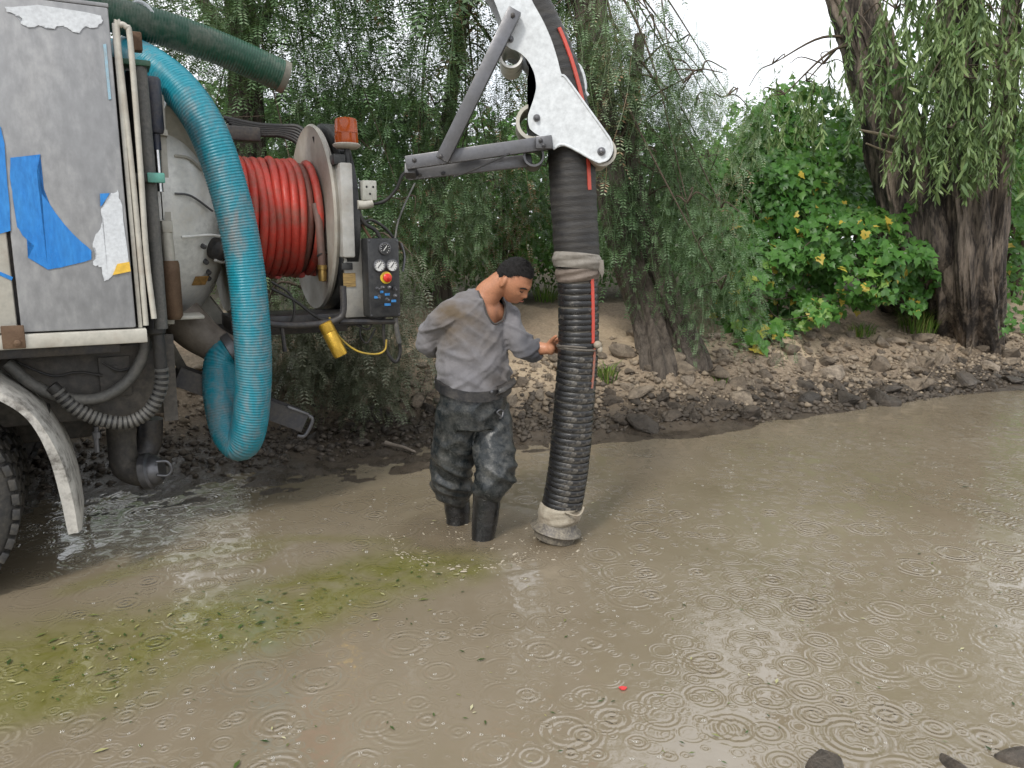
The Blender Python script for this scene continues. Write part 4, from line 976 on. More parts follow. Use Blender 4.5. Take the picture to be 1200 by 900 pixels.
tor = [(W(556, 492, PY), .165, .13), (W(555, 470, PY), .178, .142), (W(555, 448, PY), .178, .145), (W(555, 425, PY), .180, .148), (W(554, 402, PY), .182, .142), (W(554, 380, PY), .185, .130), (W(556, 362, PY), .180, .112), (W(561, 348, PY), .135, .090), (W(567, 339, PY), .075, .07)]
shR, elR, wrR, haR = W(525, 371, 3.89), W(506, 397, 4.00), W(520, 420, 4.14), W(536, 424, 4.17)
shL, elL, wrL = W(590, 370, 4.07), W(616, 407, 3.97), W(645, 409, 3.93)
nk0, nk1 = W(569, 346, 3.98), W(592, 328, 3.95)
hd = W(603, 329, 3.94)
hipR, hipL = W(537, 486, 3.94), W(573, 486, 4.03)
knR, knL = W(535, 548, 4.06), W(577, 548, 3.93)
anR, anL = G(536, 618, -.02) + np.array([0, .02, -.05]), W(565, 628, 3.88) + np.array([0, 0, -.05])
# head in its own axes: x forward, y left, z up
HYAW, HPIT, HROL = R(-90 + 57), R(36), R(4)
Rz = Matrix.Rotation(HYAW, 3, 'Z'); Ry = Matrix.Rotation(HPIT, 3, 'Y'); Rx = Matrix.Rotation(HROL, 3, 'X')
HM = np.array(Rz @ Ry @ Rx)
def headpts(P): return hd + np.asarray(P) @ HM.T
def head_surface(n=60, mseg=72, grow=0.0):
    th = np.linspace(0.001, math.pi - .001, n); ph = np.linspace(0, 2 * math.pi, mseg, endpoint=False)
    T_, P_ = np.meshgrid(th, ph, indexing='ij'); x = np.sin(T_) * np.cos(P_); y = np.sin(T_) * np.sin(P_); z = np.cos(T_)
    X = x * .096; Y_ = y * .080; Z = z * .112
    low = sstep(-z, .05, .95)
    Y_ *= 1 - .24 * low; X = np.where(X > 0, X * (1 - .06 * low), X * (1 - .48 * low)); X = X + .020 * low
    X *= np.where((x > 0), .93, 1.03)
    fr_ = sstep(x, .2, .8)
    def gs(cx, cy, sx, sy): return np.exp(-((Y_ - cx) / sx) ** 2 - ((Z - cy) / sy) ** 2) * fr_
    X = X + .009 * gs(0, .022, .045, .010) - .010 * gs(.032, .004, .016, .011) - .010 * gs(-.032, .004, .016, .011)
    X = X + .010 * gs(0, .000, .009, .020) + .021 * gs(0, -.024, .012, .013) + .008 * gs(.012, -.031, .008, .008) + .008 * gs(-.012, -.031, .008, .008)
    X = X + .008 * gs(0, -.052, .022, .006) + .0085 * gs(0, -.064, .019, .006) - .005 * gs(0, -.0585, .022, .0025) + .010 * gs(0, -.088, .020, .014)
    X = X + .004 * gs(.040, -.025, .020, .022) + .004 * gs(-.040, -.025, .020, .022)
    g = 1 + grow
    P = np.stack([X * g, Y_ * g, Z * g], -1)
    i = np.arange(n - 1)[:, None] * mseg; j = np.arange(mseg)[None]; k = (j + 1) % mseg
    return P, np.stack([i + j, i + mseg + j, i + mseg + k, i + k], -1).reshape(-1, 4), (x, y, z)
body = MB()
HP, HF, _ = head_surface()
body.add(headpts(HP.reshape(-1, 3)), list(HF) + [tuple(range(72)), tuple(range(59 * 72, 60 * 72))[::-1]])
for s_ in (1, -1):
    M_e = Matrix((tuple(HM[0]), tuple(HM[1]), tuple(HM[2]))).to_4x4() @ Matrix.Rotation(s_ * .45, 4, 'Z')
    body.sphere(headpts([-.010, s_ * .084, -.004]), (.020, .010, .034), 3, M_e)
body.tube(crom([nk0 + np.array([-.005, .0, -.07]), nk0, (nk0 + nk1) / 2 + np.array([.0, 0, .004]), nk1, headpts([-.02, 0, -.03])], 5), [.060, .062, .061, .060, .055], 20)
loft(body, [(r[0] - UP * .02, r[1] * .80, r[2] * .80) for r in tor])
body.tube(crom([(nk0 + nk1) / 2, nk0 - FD * .004 - UP * .03, nk0 - FD * .012 - UP * .085, nk0 - FD * .03 - UP * .16], 5), [.056, .064, .074, .07], 20)
body.tube(crom([nk0 - UP * .035, (nk0 + shL) / 2 - UP * .03, shL - UP * .01], 4), [.055, .055, .05], 16)
body.tube(crom([shR - UP * .02, (shR + elR) / 2, elR], 4), [.045, .045, .040], 14); body.tube(crom([elR, (elR + wrR) / 2, wrR, haR], 4), [.040, .038, .027, .030], 14)
body.sphere(haR, (.04, .03, .045), 2)
body.tube(crom([shL, (shL + elL) / 2, elL], 4), [.055, .048, .041], 14); body.tube(crom([elL, (elL * .6 + wrL * .4), wrL], 4), [.041, .039, .027], 14)
# left hand closing on the hose
hc = W(677, 408, HY); rad = .106; dirh = wrL - hc; a0_ = math.atan2(dirh[1], dirh[0])
def on_hose(a, dz, dr): return np.array([hc[0] + (rad + dr) * math.cos(a), hc[1] + (rad + dr) * math.sin(a), hc[2] + dz])
palm0 = on_hose(a0_, .0, .035)
body.tube(crom([wrL, wrL * .5 + palm0 * .5, palm0], 4), [.027, .030, .034], 14)
body.sphere(palm0, (.026, .036, .044), 2)
for k, (dz, ln) in enumerate(((.036, .95), (.013, 1.05), (-.010, 1.0), (-.031, .82))):
    body.tube(crom([on_hose(a0_ - .12, dz * .8, .030), on_hose(a0_ - .42 * ln, dz, .020), on_hose(a0_ - .75 * ln, dz, .010), on_hose(a0_ - 1.0 * ln, dz * .95, .007)], 4), [.0105, .0095, .0088, .007], 10)
body.tube(crom([on_hose(a0_ + .1, .02, .035), on_hose(a0_ + .36, .045, .022), on_hose(a0_ + .55, .060, .012), on_hose(a0_ + .68, .068, .008)], 4), [.0125, .011, .010, .008], 10)
for h_, k_, a_ in ((hipR, knR, anR), (hipL, knL, anL)):
    body.tube(crom([h_ + np.array([0, 0, .05]), (h_ + k_) / 2, k_], 4), [.09, .075, .050], 16)
kid(link('body', remesh(body, .0058, 3, name='body'), M_skin), man)
# hair
HP2, HF2, (hx, hy, hz_) = head_surface(60, 72, .07)
line = .14 + .40 * sstep(hx, -.10, .60) - .50 * sstep(-hx, .12, .7) + .10 * np.abs(hy) * (hx > -.3) + .05 * vnoise(np.stack([hx * 6, hy * 6, hz_ * 6], -1))
hmask = (hz_ > line)
P = HP2.copy(); nn = .006 * fbm(P * 90, 3) ; P = P * (1 + (nn / .1)[..., None]); P = np.where(hmask[..., None], P, P * .92)
fm = hmask.reshape(-1)[HF2].sum(1) >= 2
pts = headpts(P.reshape(-1, 3) + np.array([-.003, 0, .004]))
hb = MB(); hb.add(pts, [tuple(f) for f in HF2[fm]] + [tuple(range(72))]); kid(hb.build('hair', M_hair, None, 80), man)
# short strands standing off the scalp
idx = np.nonzero(hmask.reshape(-1))[0]; pick = rng.choice(idx, 2600); q = P.reshape(-1, 3)[pick] * (1 + rng.normal(0, .01, (2600, 1)))
dirn = q / np.linalg.norm(q, axis=1)[:, None] * .6 + np.array([.55, 0, -.1]) + rng.normal(0, .22, (2600, 3)); dirn /= np.linalg.norm(dirn, axis=1)[:, None]
sd3 = np.cross(dirn, q / np.linalg.norm(q, axis=1)[:, None]); sd3 /= np.linalg.norm(sd3, axis=1)[:, None] + 1e-9
ln = rng.uniform(.008, .017, (2600, 1)); A_ = q - sd3 * .0011; B_ = q + sd3 * .0011; C__ = q + dirn * ln
Vh = headpts(np.stack([A_, B_, C__], 1).reshape(-1, 3)); kid(link('hair_strands', fast_mesh('hair_strands', Vh, np.arange(7800).reshape(-1, 3)), M_hair), man)
def face_strip(name, pts, r, mt):
    kid(MB().tube(headpts(crom(pts, 5)), r, 8).build(name, mt), man)
for s_ in (1, -1):
    face_strip('eyebrow', [(.091, s_ * .014, .017), (.087, s_ * .032, .021), (.073, s_ * .050, .014)], [.003, .0042, .0025], M_hair)
    face_strip('eyelid', [(.0835, s_ * .020, -.001), (.083, s_ * .032, -.005), (.075, s_ * .043, -.001)], [.0012, .0028, .0012], pmat('lash', (.03, .018, .012), None, 0, 9, .6))
face_strip('lips', [(.090, .021, -.0585), (.0985, .0, -.0575), (.090, -.021, -.0585)], [.0018, .0038, .0018], pmat('lip', (.26, .095, .065), None, 0, 20, .45))
# shirt
sh_ = MB()
loft(sh_, [(W(556, 462, PY), .188, .155)] + [(r[0], r[1] * 1.05 + .004, r[2] * 1.07 + .004) for r in tor[2:8]])
sh_.tube(crom([shR + LD * .06 + UP * .02, shR, (shR + elR) / 2 + np.array([-.012, -.01, 0]), elR + np.array([-.012, -.01, -.01]), elR * .55 + wrR * .45], 5), [.085, .082, .080, .068, .056], 20)
sh_.tube(crom([shL - LD * .06 + UP * .02, shL, (shL + elL) / 2 + np.array([0, -.01, -.01]), elL + np.array([0, -.01, -.012]), elL * .42 + wrL * .58], 5), [.085, .080, .072, .062, .046], 20)
sh_.tube(crom([nk0 + np.array([-.03, .02, -.07]), nk0 + np.array([-.022, .012, -.025]), nk0 + np.array([-.010, .006, .012])], 4), [.125, .112, .086], 24)
sh_.tube(crom([nk0 + np.array([-.02, .01, -.055]), (nk0 + shR) / 2 + np.array([0, 0, -.004]), shR + np.array([.0, 0, .0])], 4), [.092, .088, .084], 20)
sh_.tube(crom([nk0 + np.array([.0, .01, -.06]), (nk0 + shL) / 2 + np.array([0, 0, -.03]), shL + np.array([-.01, 0, -.005])], 4), [.07, .072, .076], 20)
def wrinkle(co):
    d = co - tor[3][0]; u = d @ LD; v = d @ FD; z = d[:, 2]
    low = 1 - sstep(co[:, 2], W(0, 445, PY)[2], W(0, 385, PY)[2]); arm = sstep(np.abs(u), .14, .2)
    def ridge(a): return np.clip(1 - np.abs(vnoise(a)) * 2.6, 0, 1)
    w1 = np.stack([u * 4 + v * 2, v * 3, z * 12 + u * 8], -1); w2 = np.stack([u * 5 - 3, v * 4, z * 15 - u * 12 + 7], -1); w3 = np.stack([u * 9 + z * 5, v * 9, z * 5], -1)
    w4 = np.stack([u * 22, v * 22, z * 26], -1)
    return .016 * ridge(w1) * (.5 + .6 * low) + .013 * ridge(w2) * (.45 + .55 * np.maximum(low, arm)) + .006 * ridge(w3) + .0035 * fbm(w4, 3) - .012 + .008 * low
shme = remesh(sh_, .0062, 4, wrinkle, 'shirt')
# open the neckline: cut away shirt faces inside an oval round the throat
co = np.zeros(len(shme.vertices) * 3, np.float32); shme.vertices.foreach_get('co', co); co = co.reshape(-1, 3).astype(float)
nc = nk0 + FD * .055 + np.array([.012, 0, -.008]); d = co - nc; ax_n = FD * .55 + UP * .83; pl_ = d - (d @ ax_n)[:, None] * ax_n
inside = ((pl_ @ LD) / .078) ** 2 + ((pl_ @ np.cross(LD, ax_n)) / .098) ** 2 < 1; inside &= ((d @ ax_n) > -.10) & ((d @ FD) > -.050)
bm = bmesh.new(); bm.from_mesh(shme); bm.verts.ensure_lookup_table()
bmesh.ops.delete(bm, geom=[bm.verts[i] for i in np.nonzero(inside)[0]], context='VERTS')
zc = W(0, 459, PY)[2]; bmesh.ops.delete(bm, geom=[v for v in bm.verts if v.co.z < zc + .012 * math.sin(v.co.x * 30)], context='VERTS')
bm.to_mesh(shme); bm.free()
nv_ = len(shme.vertices); cs = np.zeros(nv_ * 3, np.float32); shme.vertices.foreach_get('co', cs); cs = cs.reshape(-1, 3).astype(float)
def near(p, r): return np.exp(-(np.linalg.norm(cs - p, axis=1) / r) ** 2)
stain = np.clip((1.1 * near(shR + FD * .06 + UP * .02, .13) + .5 * near(tor[4][0] + FD * .12, .09) + .6 * near(tor[2][0] + FD * .14 + LD * .1, .12) + .5 * near(shR - UP * .14, .10)) * (.55 + 1.1 * fbm(cs * 13, 4)) + .25 * np.clip(fbm(cs * 9 + 4, 4), 0, 1), 0, 1)
wet = np.clip(sstep(near((elL + wrL) / 2, .13), .25, .75) + .7 * sstep(near(elR * .7 + wrR * .3, .11), .3, .8) + .5 * near(tor[2][0] + LD * .17, .1), 0, 1) * (.8 + .4 * fbm(cs * 18, 3))
for nm, arr in (('stain', stain), ('wet', wet)):
    at = shme.attributes.new(nm, 'FLOAT', 'POINT'); at.data.foreach_set('value', arr.astype(np.float32))
m, t, b, o = nodes('grey_cotton_stained'); co_ = objco(t); weave = tnoise(t, co_, 420, 3, .5); blot = tnoise(t, co_, 11, 6, .65)
c1_ = mixc(t, ramp(t, blot, [(.35, 0.), (.65, 1.)]), (.150, .147, .158), (.205, .20, .21)); c1_ = mixc(t, attr(t, 'stain'), c1_, (.115, .088, .060)); c1_ = mixc(t, attr(t, 'wet'), c1_, (.060, .062, .072))
t.links.new(c1_, b.inputs['Base Color']); b.inputs['Roughness'].default_value = .92; b.inputs['Specular IOR Level'].default_value = .2
b.inputs['Sheen Weight'].default_value = .15
bump(t, b, math_(t, 'ADD', math_(t, 'MULTIPLY', weave, .25), tnoise(t, co_, 38, 5, .65, .8)), .5, .008)
M_shirt = m
kid(link('shirt', shme, M_shirt), man)
# neckband along the cut
nb = []
for a in np.linspace(0, 2 * math.pi, 41):
    e = nc + LD * .080 * math.cos(a) + np.cross(LD, ax_n) * .100 * math.sin(a); k = int(np.argmin(np.linalg.norm((co - e) - ((co - e) @ ax_n)[:, None] * ax_n, axis=1) + 100 * (((co - nc) @ ax_n) < -.1))); nb.append(co[k])
nb = np.array(nb); nb = (nb + np.roll(nb, 1, 0) + np.roll(nb, -1, 0)) / 3
kid(MB().tube(np.vstack([nb, nb[:1]]), .0055, 8, caps=False).build('neckband', pmat('dark_collar', (.07, .065, .065), GRIME, .5, 20, .9)), man)
# waders
wd_ = MB()
loft(wd_, [(W(556, 498, PY), .172, .150), (W(555, 476, PY), .192, .162), (W(555, 456, PY), .190, .160), (W(555, 449, PY), .184, .156)])
for h_, k_, bt, out_ in ((hipR, knR, W(534, 582, 4.13), np.array([-.012, -.01, 0])), (hipL, knL, W(572, 578, 3.90), np.array([.008, -.01, 0]))):
    wd_.tube(crom([h_ + UP * .05, h_ * .6 + k_ * .4 + out_, k_ + out_ * 2.2, k_ * .35 + bt * .65 + out_, bt], 6), [.116, .114, .100, .086, .068], 24)
def wader_wr(co):
    kz = 1 - sstep(co[:, 2], W(0, 575, PY)[2], W(0, 490, PY)[2])
    a = np.stack([co[:, 0] * 7, co[:, 1] * 7, co[:, 2] * 17 + co[:, 0] * 9], -1)
    a2 = np.stack([co[:, 0] * 9 + co[:, 2] * 6, co[:, 1] * 9, co[:, 2] * 12 - co[:, 0] * 10], -1)
    return (.010 + .018 * kz) * np.clip(1 - 1.9 * np.abs(vnoise(a * .8)), 0, 1) * (.25 + .75 * kz) + .009 * np.clip(1 - 1.8 * np.abs(vnoise(a2 * .7)), 0, 1) + .0025 * fbm(co * 22, 2) - .006 * (1 - kz)
wme = remesh(wd_, .007, 4, wader_wr, 'waders')
wo = kid(link('waders', wme, M_wader), man)
tp = []
for a in np.linspace(0, 2 * math.pi, 49): tp.append(W(555, 452, PY) + LD * .196 * math.cos(a) + FD * .166 * math.sin(a) + UP * (.012 * math.sin(2 * a + .6) - .02 * math.cos(a - 1.2)))
def band(path, h, th_, nm, mt):
    V = []; c = np.mean(path[:-1], 0)
    for p in path[:-1]:
        o_ = p - c; o_[2] = 0; o_ /= np.linalg.norm(o_)
        for (x, y) in ((0, -.5), (1, -.5), (1, .5), (0, .5)): V.append(p + o_ * th_ * x + UP * h * y)
    n = len(path) - 1
    return kid(MB().add(V, [(i * 4 + j, i * 4 + (j + 1) % 4, ((i + 1) % n) * 4 + (j + 1) % 4, ((i + 1) % n) * 4 + j) for i in range(n) for j in range(4)]).build(nm, mt, None, 40), man)
M_belt = pmat('black_belt_rubber', (.018, .018, .02), (.09, .08, .07), .6, 14, .4, bmp=.3)
band(tp, .052, .016, 'belt', M_belt)
# folded flap of the bib and its stud
fc = W(581, 446, PY) + FD * .0; fcn = tor[2][0] + LD * .06 + FD * .172
flap = MB()
Vf = []; Ff = []
for i, s_ in enumerate(np.linspace(-1, 1, 9)):
    for j, q_ in enumerate(np.linspace(0, 1, 6)):
        roll = .030 * math.sin(q_ * math.pi); Vf.append(fcn + LD * (.055 * s_ + .02 * q_) + FD * (roll + .012 * math.cos(s_ * 2)) + UP * (.045 * q_ - .03 + .018 * s_))
for i in range(8):
    for j in range(5): Ff.append((i * 6 + j, i * 6 + j + 1, (i + 1) * 6 + j + 1, (i + 1) * 6 + j))
fo_ = kid(flap.add(Vf, Ff).build('bib_flap', M_belt, None, 60), man); so = fo_.modifiers.new('thick', 'SOLIDIFY'); so.thickness = .006
kid(MB().lathe([(.011, 0), (.011, .005), (.007, .008), (0, .009)], tor[2][0] - LD * .015 + FD * .180 + UP * -.022, FD, 14).build('stud', M_steel), man)
kb = tor[1][0] + FD * .172 + LD * .045 - UP * .035
kid(MB().tube(crom([kb + LD * .02, kb + UP * .012 + FD * .003, kb - LD * .02, kb - UP * .02 + FD * .004, kb - UP * .035, kb - UP * .02 + LD * .012 + FD * .004, kb + LD * .02], 5), .0042, 8).build('strap_buckle', M_steel), man)
# boots
for bt, a_, toe in ((W(534, 574, 4.12), anR, np.array([.35, -.94, 0])), (W(571, 572, 3.90), anL, np.array([.25, -.97, 0]))):
    bo = MB(); ft = a_ + np.array([0, 0, -.07])
    bo.tube(crom([bt, bt * .5 + a_ * .5 + np.array([.004, .012, 0]), a_ + np.array([0, .01, .02]), ft + np.array([0, .0, .02])], 6), [.076, .072, .060, .058], 20)
    bo.tube(crom([ft - toe * .05, ft + toe * .03, ft + toe * .12, ft + toe * .185], 5), [.048, .050, .045, .034], 16)
    kid(link('boot', remesh(bo, .008, 4, lambda co: .0035 * fbm(np.stack([co[:, 0] * 9, co[:, 1] * 9, co[:, 2] * 28], -1), 2), 'boot'), M_boot), man)

# ------------------------------------------------------------------ foliage prototypes
def quad_leaf(a, b, wdt, nrm):
    a, b = np.array(a), np.array(b); d = b - a; s_ = np.cross(d, nrm); s_ /= np.linalg.norm(s_) + 1e-9; m_ = a + d * .45
    return [a, m_ + s_ * wdt, b, m_ - s_ * wdt]
def make_strand(seed, L=1.0, nf=14, nl=8, leaf=.050, wd=.0062, droop=.22):
    """a hanging twig with feathery leaves of narrow leaflets; quads only"""
    rg = np.random.default_rng(seed); V = []; ax = rg.uniform(0, 6.28); sway = rg.uniform(.06, droop)
    P = np.array([[sway * math.cos(ax) * math.sin(2.2 * q) + .03 * math.sin(7 * q + seed), sway * math.sin(ax) * math.sin(2.2 * q) + .03 * math.cos(6 * q + seed), -L * q] for q in np.linspace(0, 1, 8)])
    for i in range(7):
        for d in ((.0022, 0, 0), (0, .0022, 0)):
            d = np.array(d); V += [P[i] - d, P[i + 1] - d, P[i + 1] + d, P[i] + d]
    for k in range(nf):
        q = .08 + .92 * (k + rg.random() * .6) / nf; o = np.array([np.interp(q, np.linspace(0, 1, 8), P[:, j]) for j in range(3)])
        a = k * 2.4 + rg.uniform(-.5, .5); out = np.array([math.cos(a), math.sin(a), 0]); fl = rg.uniform(.16, .30)
        prev = o
        for j in range(nl):
            t_ = (j + 1) / nl; c = o + out * fl * (t_ * (1 - .30 * t_)) * 1.05 + np.array([0, 0, fl * (.12 * t_ - .62 * t_ * t_)])
            dr = c - prev; dr /= np.linalg.norm(dr); sd_ = np.cross(dr, [0, 0, 1.]); sd_ /= np.linalg.norm(sd_) + 1e-9; n_ = np.cross(sd_, dr)
            lf = leaf * rg.uniform(.75, 1.15) * (1 - .35 * abs(t_ - .5))
            for s_ in (-1, 1): V += quad_leaf(c, c + (sd_ * s_ * .82 + dr * .55) * lf, wd * rg.uniform(.8, 1.25), n_)
            prev = c
    V = np.array(V); return V, np.arange(len(V)).reshape(-1, 4)
def long_leaf(L=.13, wd=.011):
    V = []; 
    for t_ in (0, .25, .55, .8, 1): 
        w_ = wd * (math.sin(math.pi * min(1, t_ * .92 + .04)) ** .8) * (0 if t_ in (0, 1) else 1) + 3e-4; c = np.array([.012 * math.sin(2.5 * t_), 0, -L * t_]); V += [c + [0, w_, 0], c - [0, w_, 0]]
    return np.array(V), np.array([[2 * i, 2 * i + 1, 2 * i + 3, 2 * i + 2] for i in range(4)])
def make_euc(seed, L=.9, n=34):
    rg = np.random.default_rng(seed); LV, LF = long_leaf(); V = []; Fq = []; ax = rg.uniform(0, 6.28); sw = rg.uniform(.1, .25); k0 = 0
    P = np.array([[sw * math.cos(ax) * math.sin(2 * q), sw * math.sin(ax) * math.sin(2 * q), -L * q] for q in np.linspace(0, 1, 8)])
    for i in range(7):
        for d in ((.003, 0, 0), (0, .003, 0)):
            d = np.array(d); V += [P[i] - d, P[i + 1] - d, P[i + 1] + d, P[i] + d]; Fq.append([k0, k0 + 1, k0 + 2, k0 + 3]); k0 += 4
    for k in range(n):
        q = .1 + .9 * rg.random() ** .8; o = np.array([np.interp(q, np.linspace(0, 1, 8), P[:, j]) for j in range(3)]); a = rg.uniform(0, 6.28); tl = rg.uniform(.15, .9)
        M = np.array(Matrix.Rotation(a, 3, 'Z') @ Matrix.Rotation(tl, 3, 'Y') @ Matrix.Rotation(rg.uniform(-1, 1), 3, 'Z')) * rg.uniform(.7, 1.25)
        V += list(LV @ M.T + o); Fq += (LF + k0).tolist(); k0 += len(LV)
    return np.array(V), np.array(Fq)
def broad_leaf(lobed=True):
    """heart shaped, five points, folded along the midrib: 2 x 4 quads"""
    R_ = [(-.05, .0), (-.22, .28), (.02, .50), (.18, .36), (.42, .46), (.55, .24), (1.0, .0)] if lobed else [(0, 0), (-.08, .22), (.2, .40), (.5, .38), (.75, .22), (.9, .1), (1.0, 0)]
    mid = [(-.05, 0), (.0, 0), (.15, 0), (.3, 0), (.5, 0), (.7, 0), (1.0, 0)]; V = []; Fq = []
    for s_ in (1, -1):
        b = len(V)
        for (x, y), (mx_, my_) in zip(R_, mid): V += [(x, s_ * y, .16 * abs(y) - .22 * x * x), (mx_, 0, -.22 * mx_ * mx_)]
        for i in range(6): Fq.append((b + 2 * i, b + 2 * i + 2, b + 2 * i + 3, b + 2 * i + 1) if s_ > 0 else (b + 2 * i + 1, b + 2 * i + 3, b + 2 * i + 2, b + 2 * i))
    return np.array(V, float), np.array(Fq)
def simple_leaf():
    return np.array([[0, 0, 0], [.4, .28, .08], [1, 0, -.12], [.4, -.28, .08]]), np.array([[0, 1, 2, 3]])
PEP = [make_strand(k) for k in range(6)]
EUC = [make_euc(k) for k in range(5)]

def hang(name, pts, lens, protos, mt, parent, tint_lo=0., tint_hi=1., group_tint=None):
    """strands hung from points, merged to one mesh"""
    Vs, Fs, Ts = [], [], []; off = 0; n = len(pts); which = rng.integers(0, len(protos), n); ang = rng.uniform(0, 6.28, n)
    for k, (PV, PF) in enumerate(protos):
        ids = np.nonzero(which == k)[0]
        if not len(ids): continue
        V, Fq = scatter(PV, PF, rotz_scale(len(ids), ang[ids], lens[ids], rng.normal(0, .12, len(ids))), pts[ids])
        base = rng.uniform(tint_lo, tint_hi, len(ids)) if group_tint is None else group_tint[ids]
        tt = np.repeat(base, len(PV)) + np.repeat(rng.normal(0, .10, len(ids) * (len(PV) // 4 + 1)), 4)[:len(ids) * len(PV)]
        Vs.append(V); Fs.append(Fq + off); Ts.append(np.clip(tt, 0, .985)); off += len(V)
    o = link(name, fast_mesh(name, np.concatenate(Vs), np.concatenate(Fs), np.concatenate(Ts)), mt); return kid(o, parent) if parent else o

def fur(an, h_, seed):
    """long splits in the bark"""
    q = np.stack([np.cos(an)[None] * 7.5 + .35 * np.sin(h_ * 9), np.sin(an)[None] * 7.5 + .35 * np.cos(h_ * 8), h_ * 7 + seed + 0 * an[None]], -1)
    q2 = np.stack([np.cos(an)[None] * 17 + 0 * h_, np.sin(an)[None] * 17 + 0 * h_, h_ * 14 + seed + 0 * an[None]], -1)
    return .10 * np.clip(1 - np.abs(vnoise(q)) * 3.2, 0, 1) + .05 * np.clip(1 - np.abs(vnoise(q2)) * 2.6, 0, 1)
def trunk_tube(mb, pts, r, seg=96, lob=7, amp=.12, nz_=.10, seed=0, n=22):
    seg = max(seg, 96); n = max(n, 22); pts = [np.array(pts[0]) - np.array([0, 0, .25])] + list(pts); r = [r[0] * 1.12] + list(r)
    path = crom([np.array(p) for p in pts], n); k = len(path); rr = np.interp(np.linspace(0, 1, k), np.linspace(0, 1, len(r)), r)
    def shape(nn, sg, an):
        h_ = np.linspace(0, 1, nn)[:, None]; q = np.stack([np.cos(an)[None] * 2.6 + h_ * .5, np.sin(an)[None] * 2.6 + 0 * h_, h_ * 5 + seed + 0 * an[None]], -1)
        q2 = np.stack([np.cos(an)[None] * 9 + 0 * h_, np.sin(an)[None] * 9 + 0 * h_, h_ * 16 + seed + 0 * an[None]], -1)
        return 1 + amp * np.cos(lob * an[None] + 2.2 * h_ + seed) * (.4 + .6 * (1 - h_)) + amp * 1.4 * fbm(q, 3) + nz_ * fbm(q2, 3) - fur(an, h_, seed)
    return mb.tube(path, rr, seg, True, None, shape)
def limb(mb, a, b, r0, r1, sag=.15, n=7, seg=8):
    a, b = np.array(a), np.array(b); m_ = (a + b) / 2 + np.array([random.uniform(-.1, .1), random.uniform(-.1, .1), abs(sag)])
    mb.tube(crom([a, m_, b], n), [r0, (r0 + r1) / 2, r1], seg)

# ------------------------------------------------------------------ pepper trees with hanging foliage
def pepper(name, label, trunk_pts, trunk_r, clusters, seed, tl=(.1, .75), limb_from=None, extra_trunks=(), leafm=None, trunk_mat=None, dry=0.0):
    """clusters: (px, py, y, n, spread, length): where a bough ends and its strands hang"""
    t_ = empty(name, np.array(trunk_pts[0])); tag(t_, label, 'tree', None)
    tb = MB(); trunk_tube(tb, trunk_pts, trunk_r, seed=seed); kid(tb.build('trunk', trunk_mat or M_bark, None, 70), t_)
    for k, (pp, rr) in enumerate(extra_trunks): x = MB(); trunk_tube(x, pp, rr, seed=seed + 3 + k); kid(x.build('trunk', trunk_mat or M_bark, None, 70), t_)
    pts, ln, ti = [], [], []; br = MB(); lf = np.array(limb_from if limb_from is not None else trunk_pts[-1])
    for (px, py, yy, n, sp, L) in clusters:
        c = W(px, py, yy); m_ = lf * .55 + c * .45 + np.array([random.uniform(-.3, .3), random.uniform(-.2, .2), random.uniform(.2, .6)])
        k_ = random.uniform(.45, 1.0); tp_ = np.array([np.interp(k_, np.linspace(0, 1, len(trunk_pts)), [q[j] for q in trunk_pts]) for j in range(3)])
        m_ = tp_ * .5 + c * .5 + np.array([random.uniform(-.25, .25), random.uniform(-.2, .2), random.uniform(.1, .45)])
        br.tube(crom([tp_, m_, c + np.array([0, 0, .06])], 6), [.016, .010, .004], 6)
        for j in range(max(2, n // 10)):
            e = c + rng.normal(0, 1, 3) * np.array([sp, sp, sp * .4]); limb(br, c + np.array([0, 0, .05]), e, .010, .004, .08, 4, 5)
        d = rng.normal(0, 1, (n, 3)) * np.array([sp, sp, sp * .55]); pts.append(c + d); ln.append(rng.uniform(.65, 1.25, n) * L)
        g = rng.uniform(*tl); ti.append(np.where(rng.random(n) < dry, .97, np.clip(g + rng.normal(0, .12, n), 0, .9)))
    kid(br.build('branches', M_twig, None, 80), t_)
    hang('crown', np.concatenate(pts), np.concatenate(ln), PEP, leafm or L_pep, t_, group_tint=np.concatenate(ti))
    return t_
def base(px, py): p = GT(px, py); p[2] -= .06; return p

# tree behind the truck
b0_ = W(300, 330, 7.4); b0_[2] = float(zt(b0_[0], b0_[1])) - .05
def high(x0, x1, y0, y1, n, L, nst):
    return [(random.uniform(x0, x1), random.uniform(y0, y1), random.uniform(6.8, 8.8), nst, .5, L) for _ in range(n)]
cl = high(-260, 520, -640, -170, 12, 2.0, 10)
for (px, py, n, L) in ((180, -30, 24, .9), (240, -70, 24, 1.0), (330, -40, 34, 1.0), (400, -80, 30, 1.0), (215, 60, 26, .8), (280, 90, 26, .9), (345, 60, 34, .9), (410, 40, 38, 1.0), (460, -20, 26, .9), (440, 100, 36, .9), (500, 30, 20, .8), (370, 130, 30, .8), (300, 170, 24, .8), (470, 150, 30, .8), (425, 180, 26, .8), (240, 170, 20, .9), (350, 230, 22, .9), (470, 240, 18, .7), (160, 20, 16, .9), (380, 260, 22, .9), (320, -140, 30, 1.1), (440, -160, 26, 1.1), (220, -170, 26, 1.1), (120, -90, 20, 1.1), (60, -60, 24, 1.1)):
    cl.append((px + random.uniform(-8, 8), py, random.uniform(6.6, 8.4), n, .30, L))
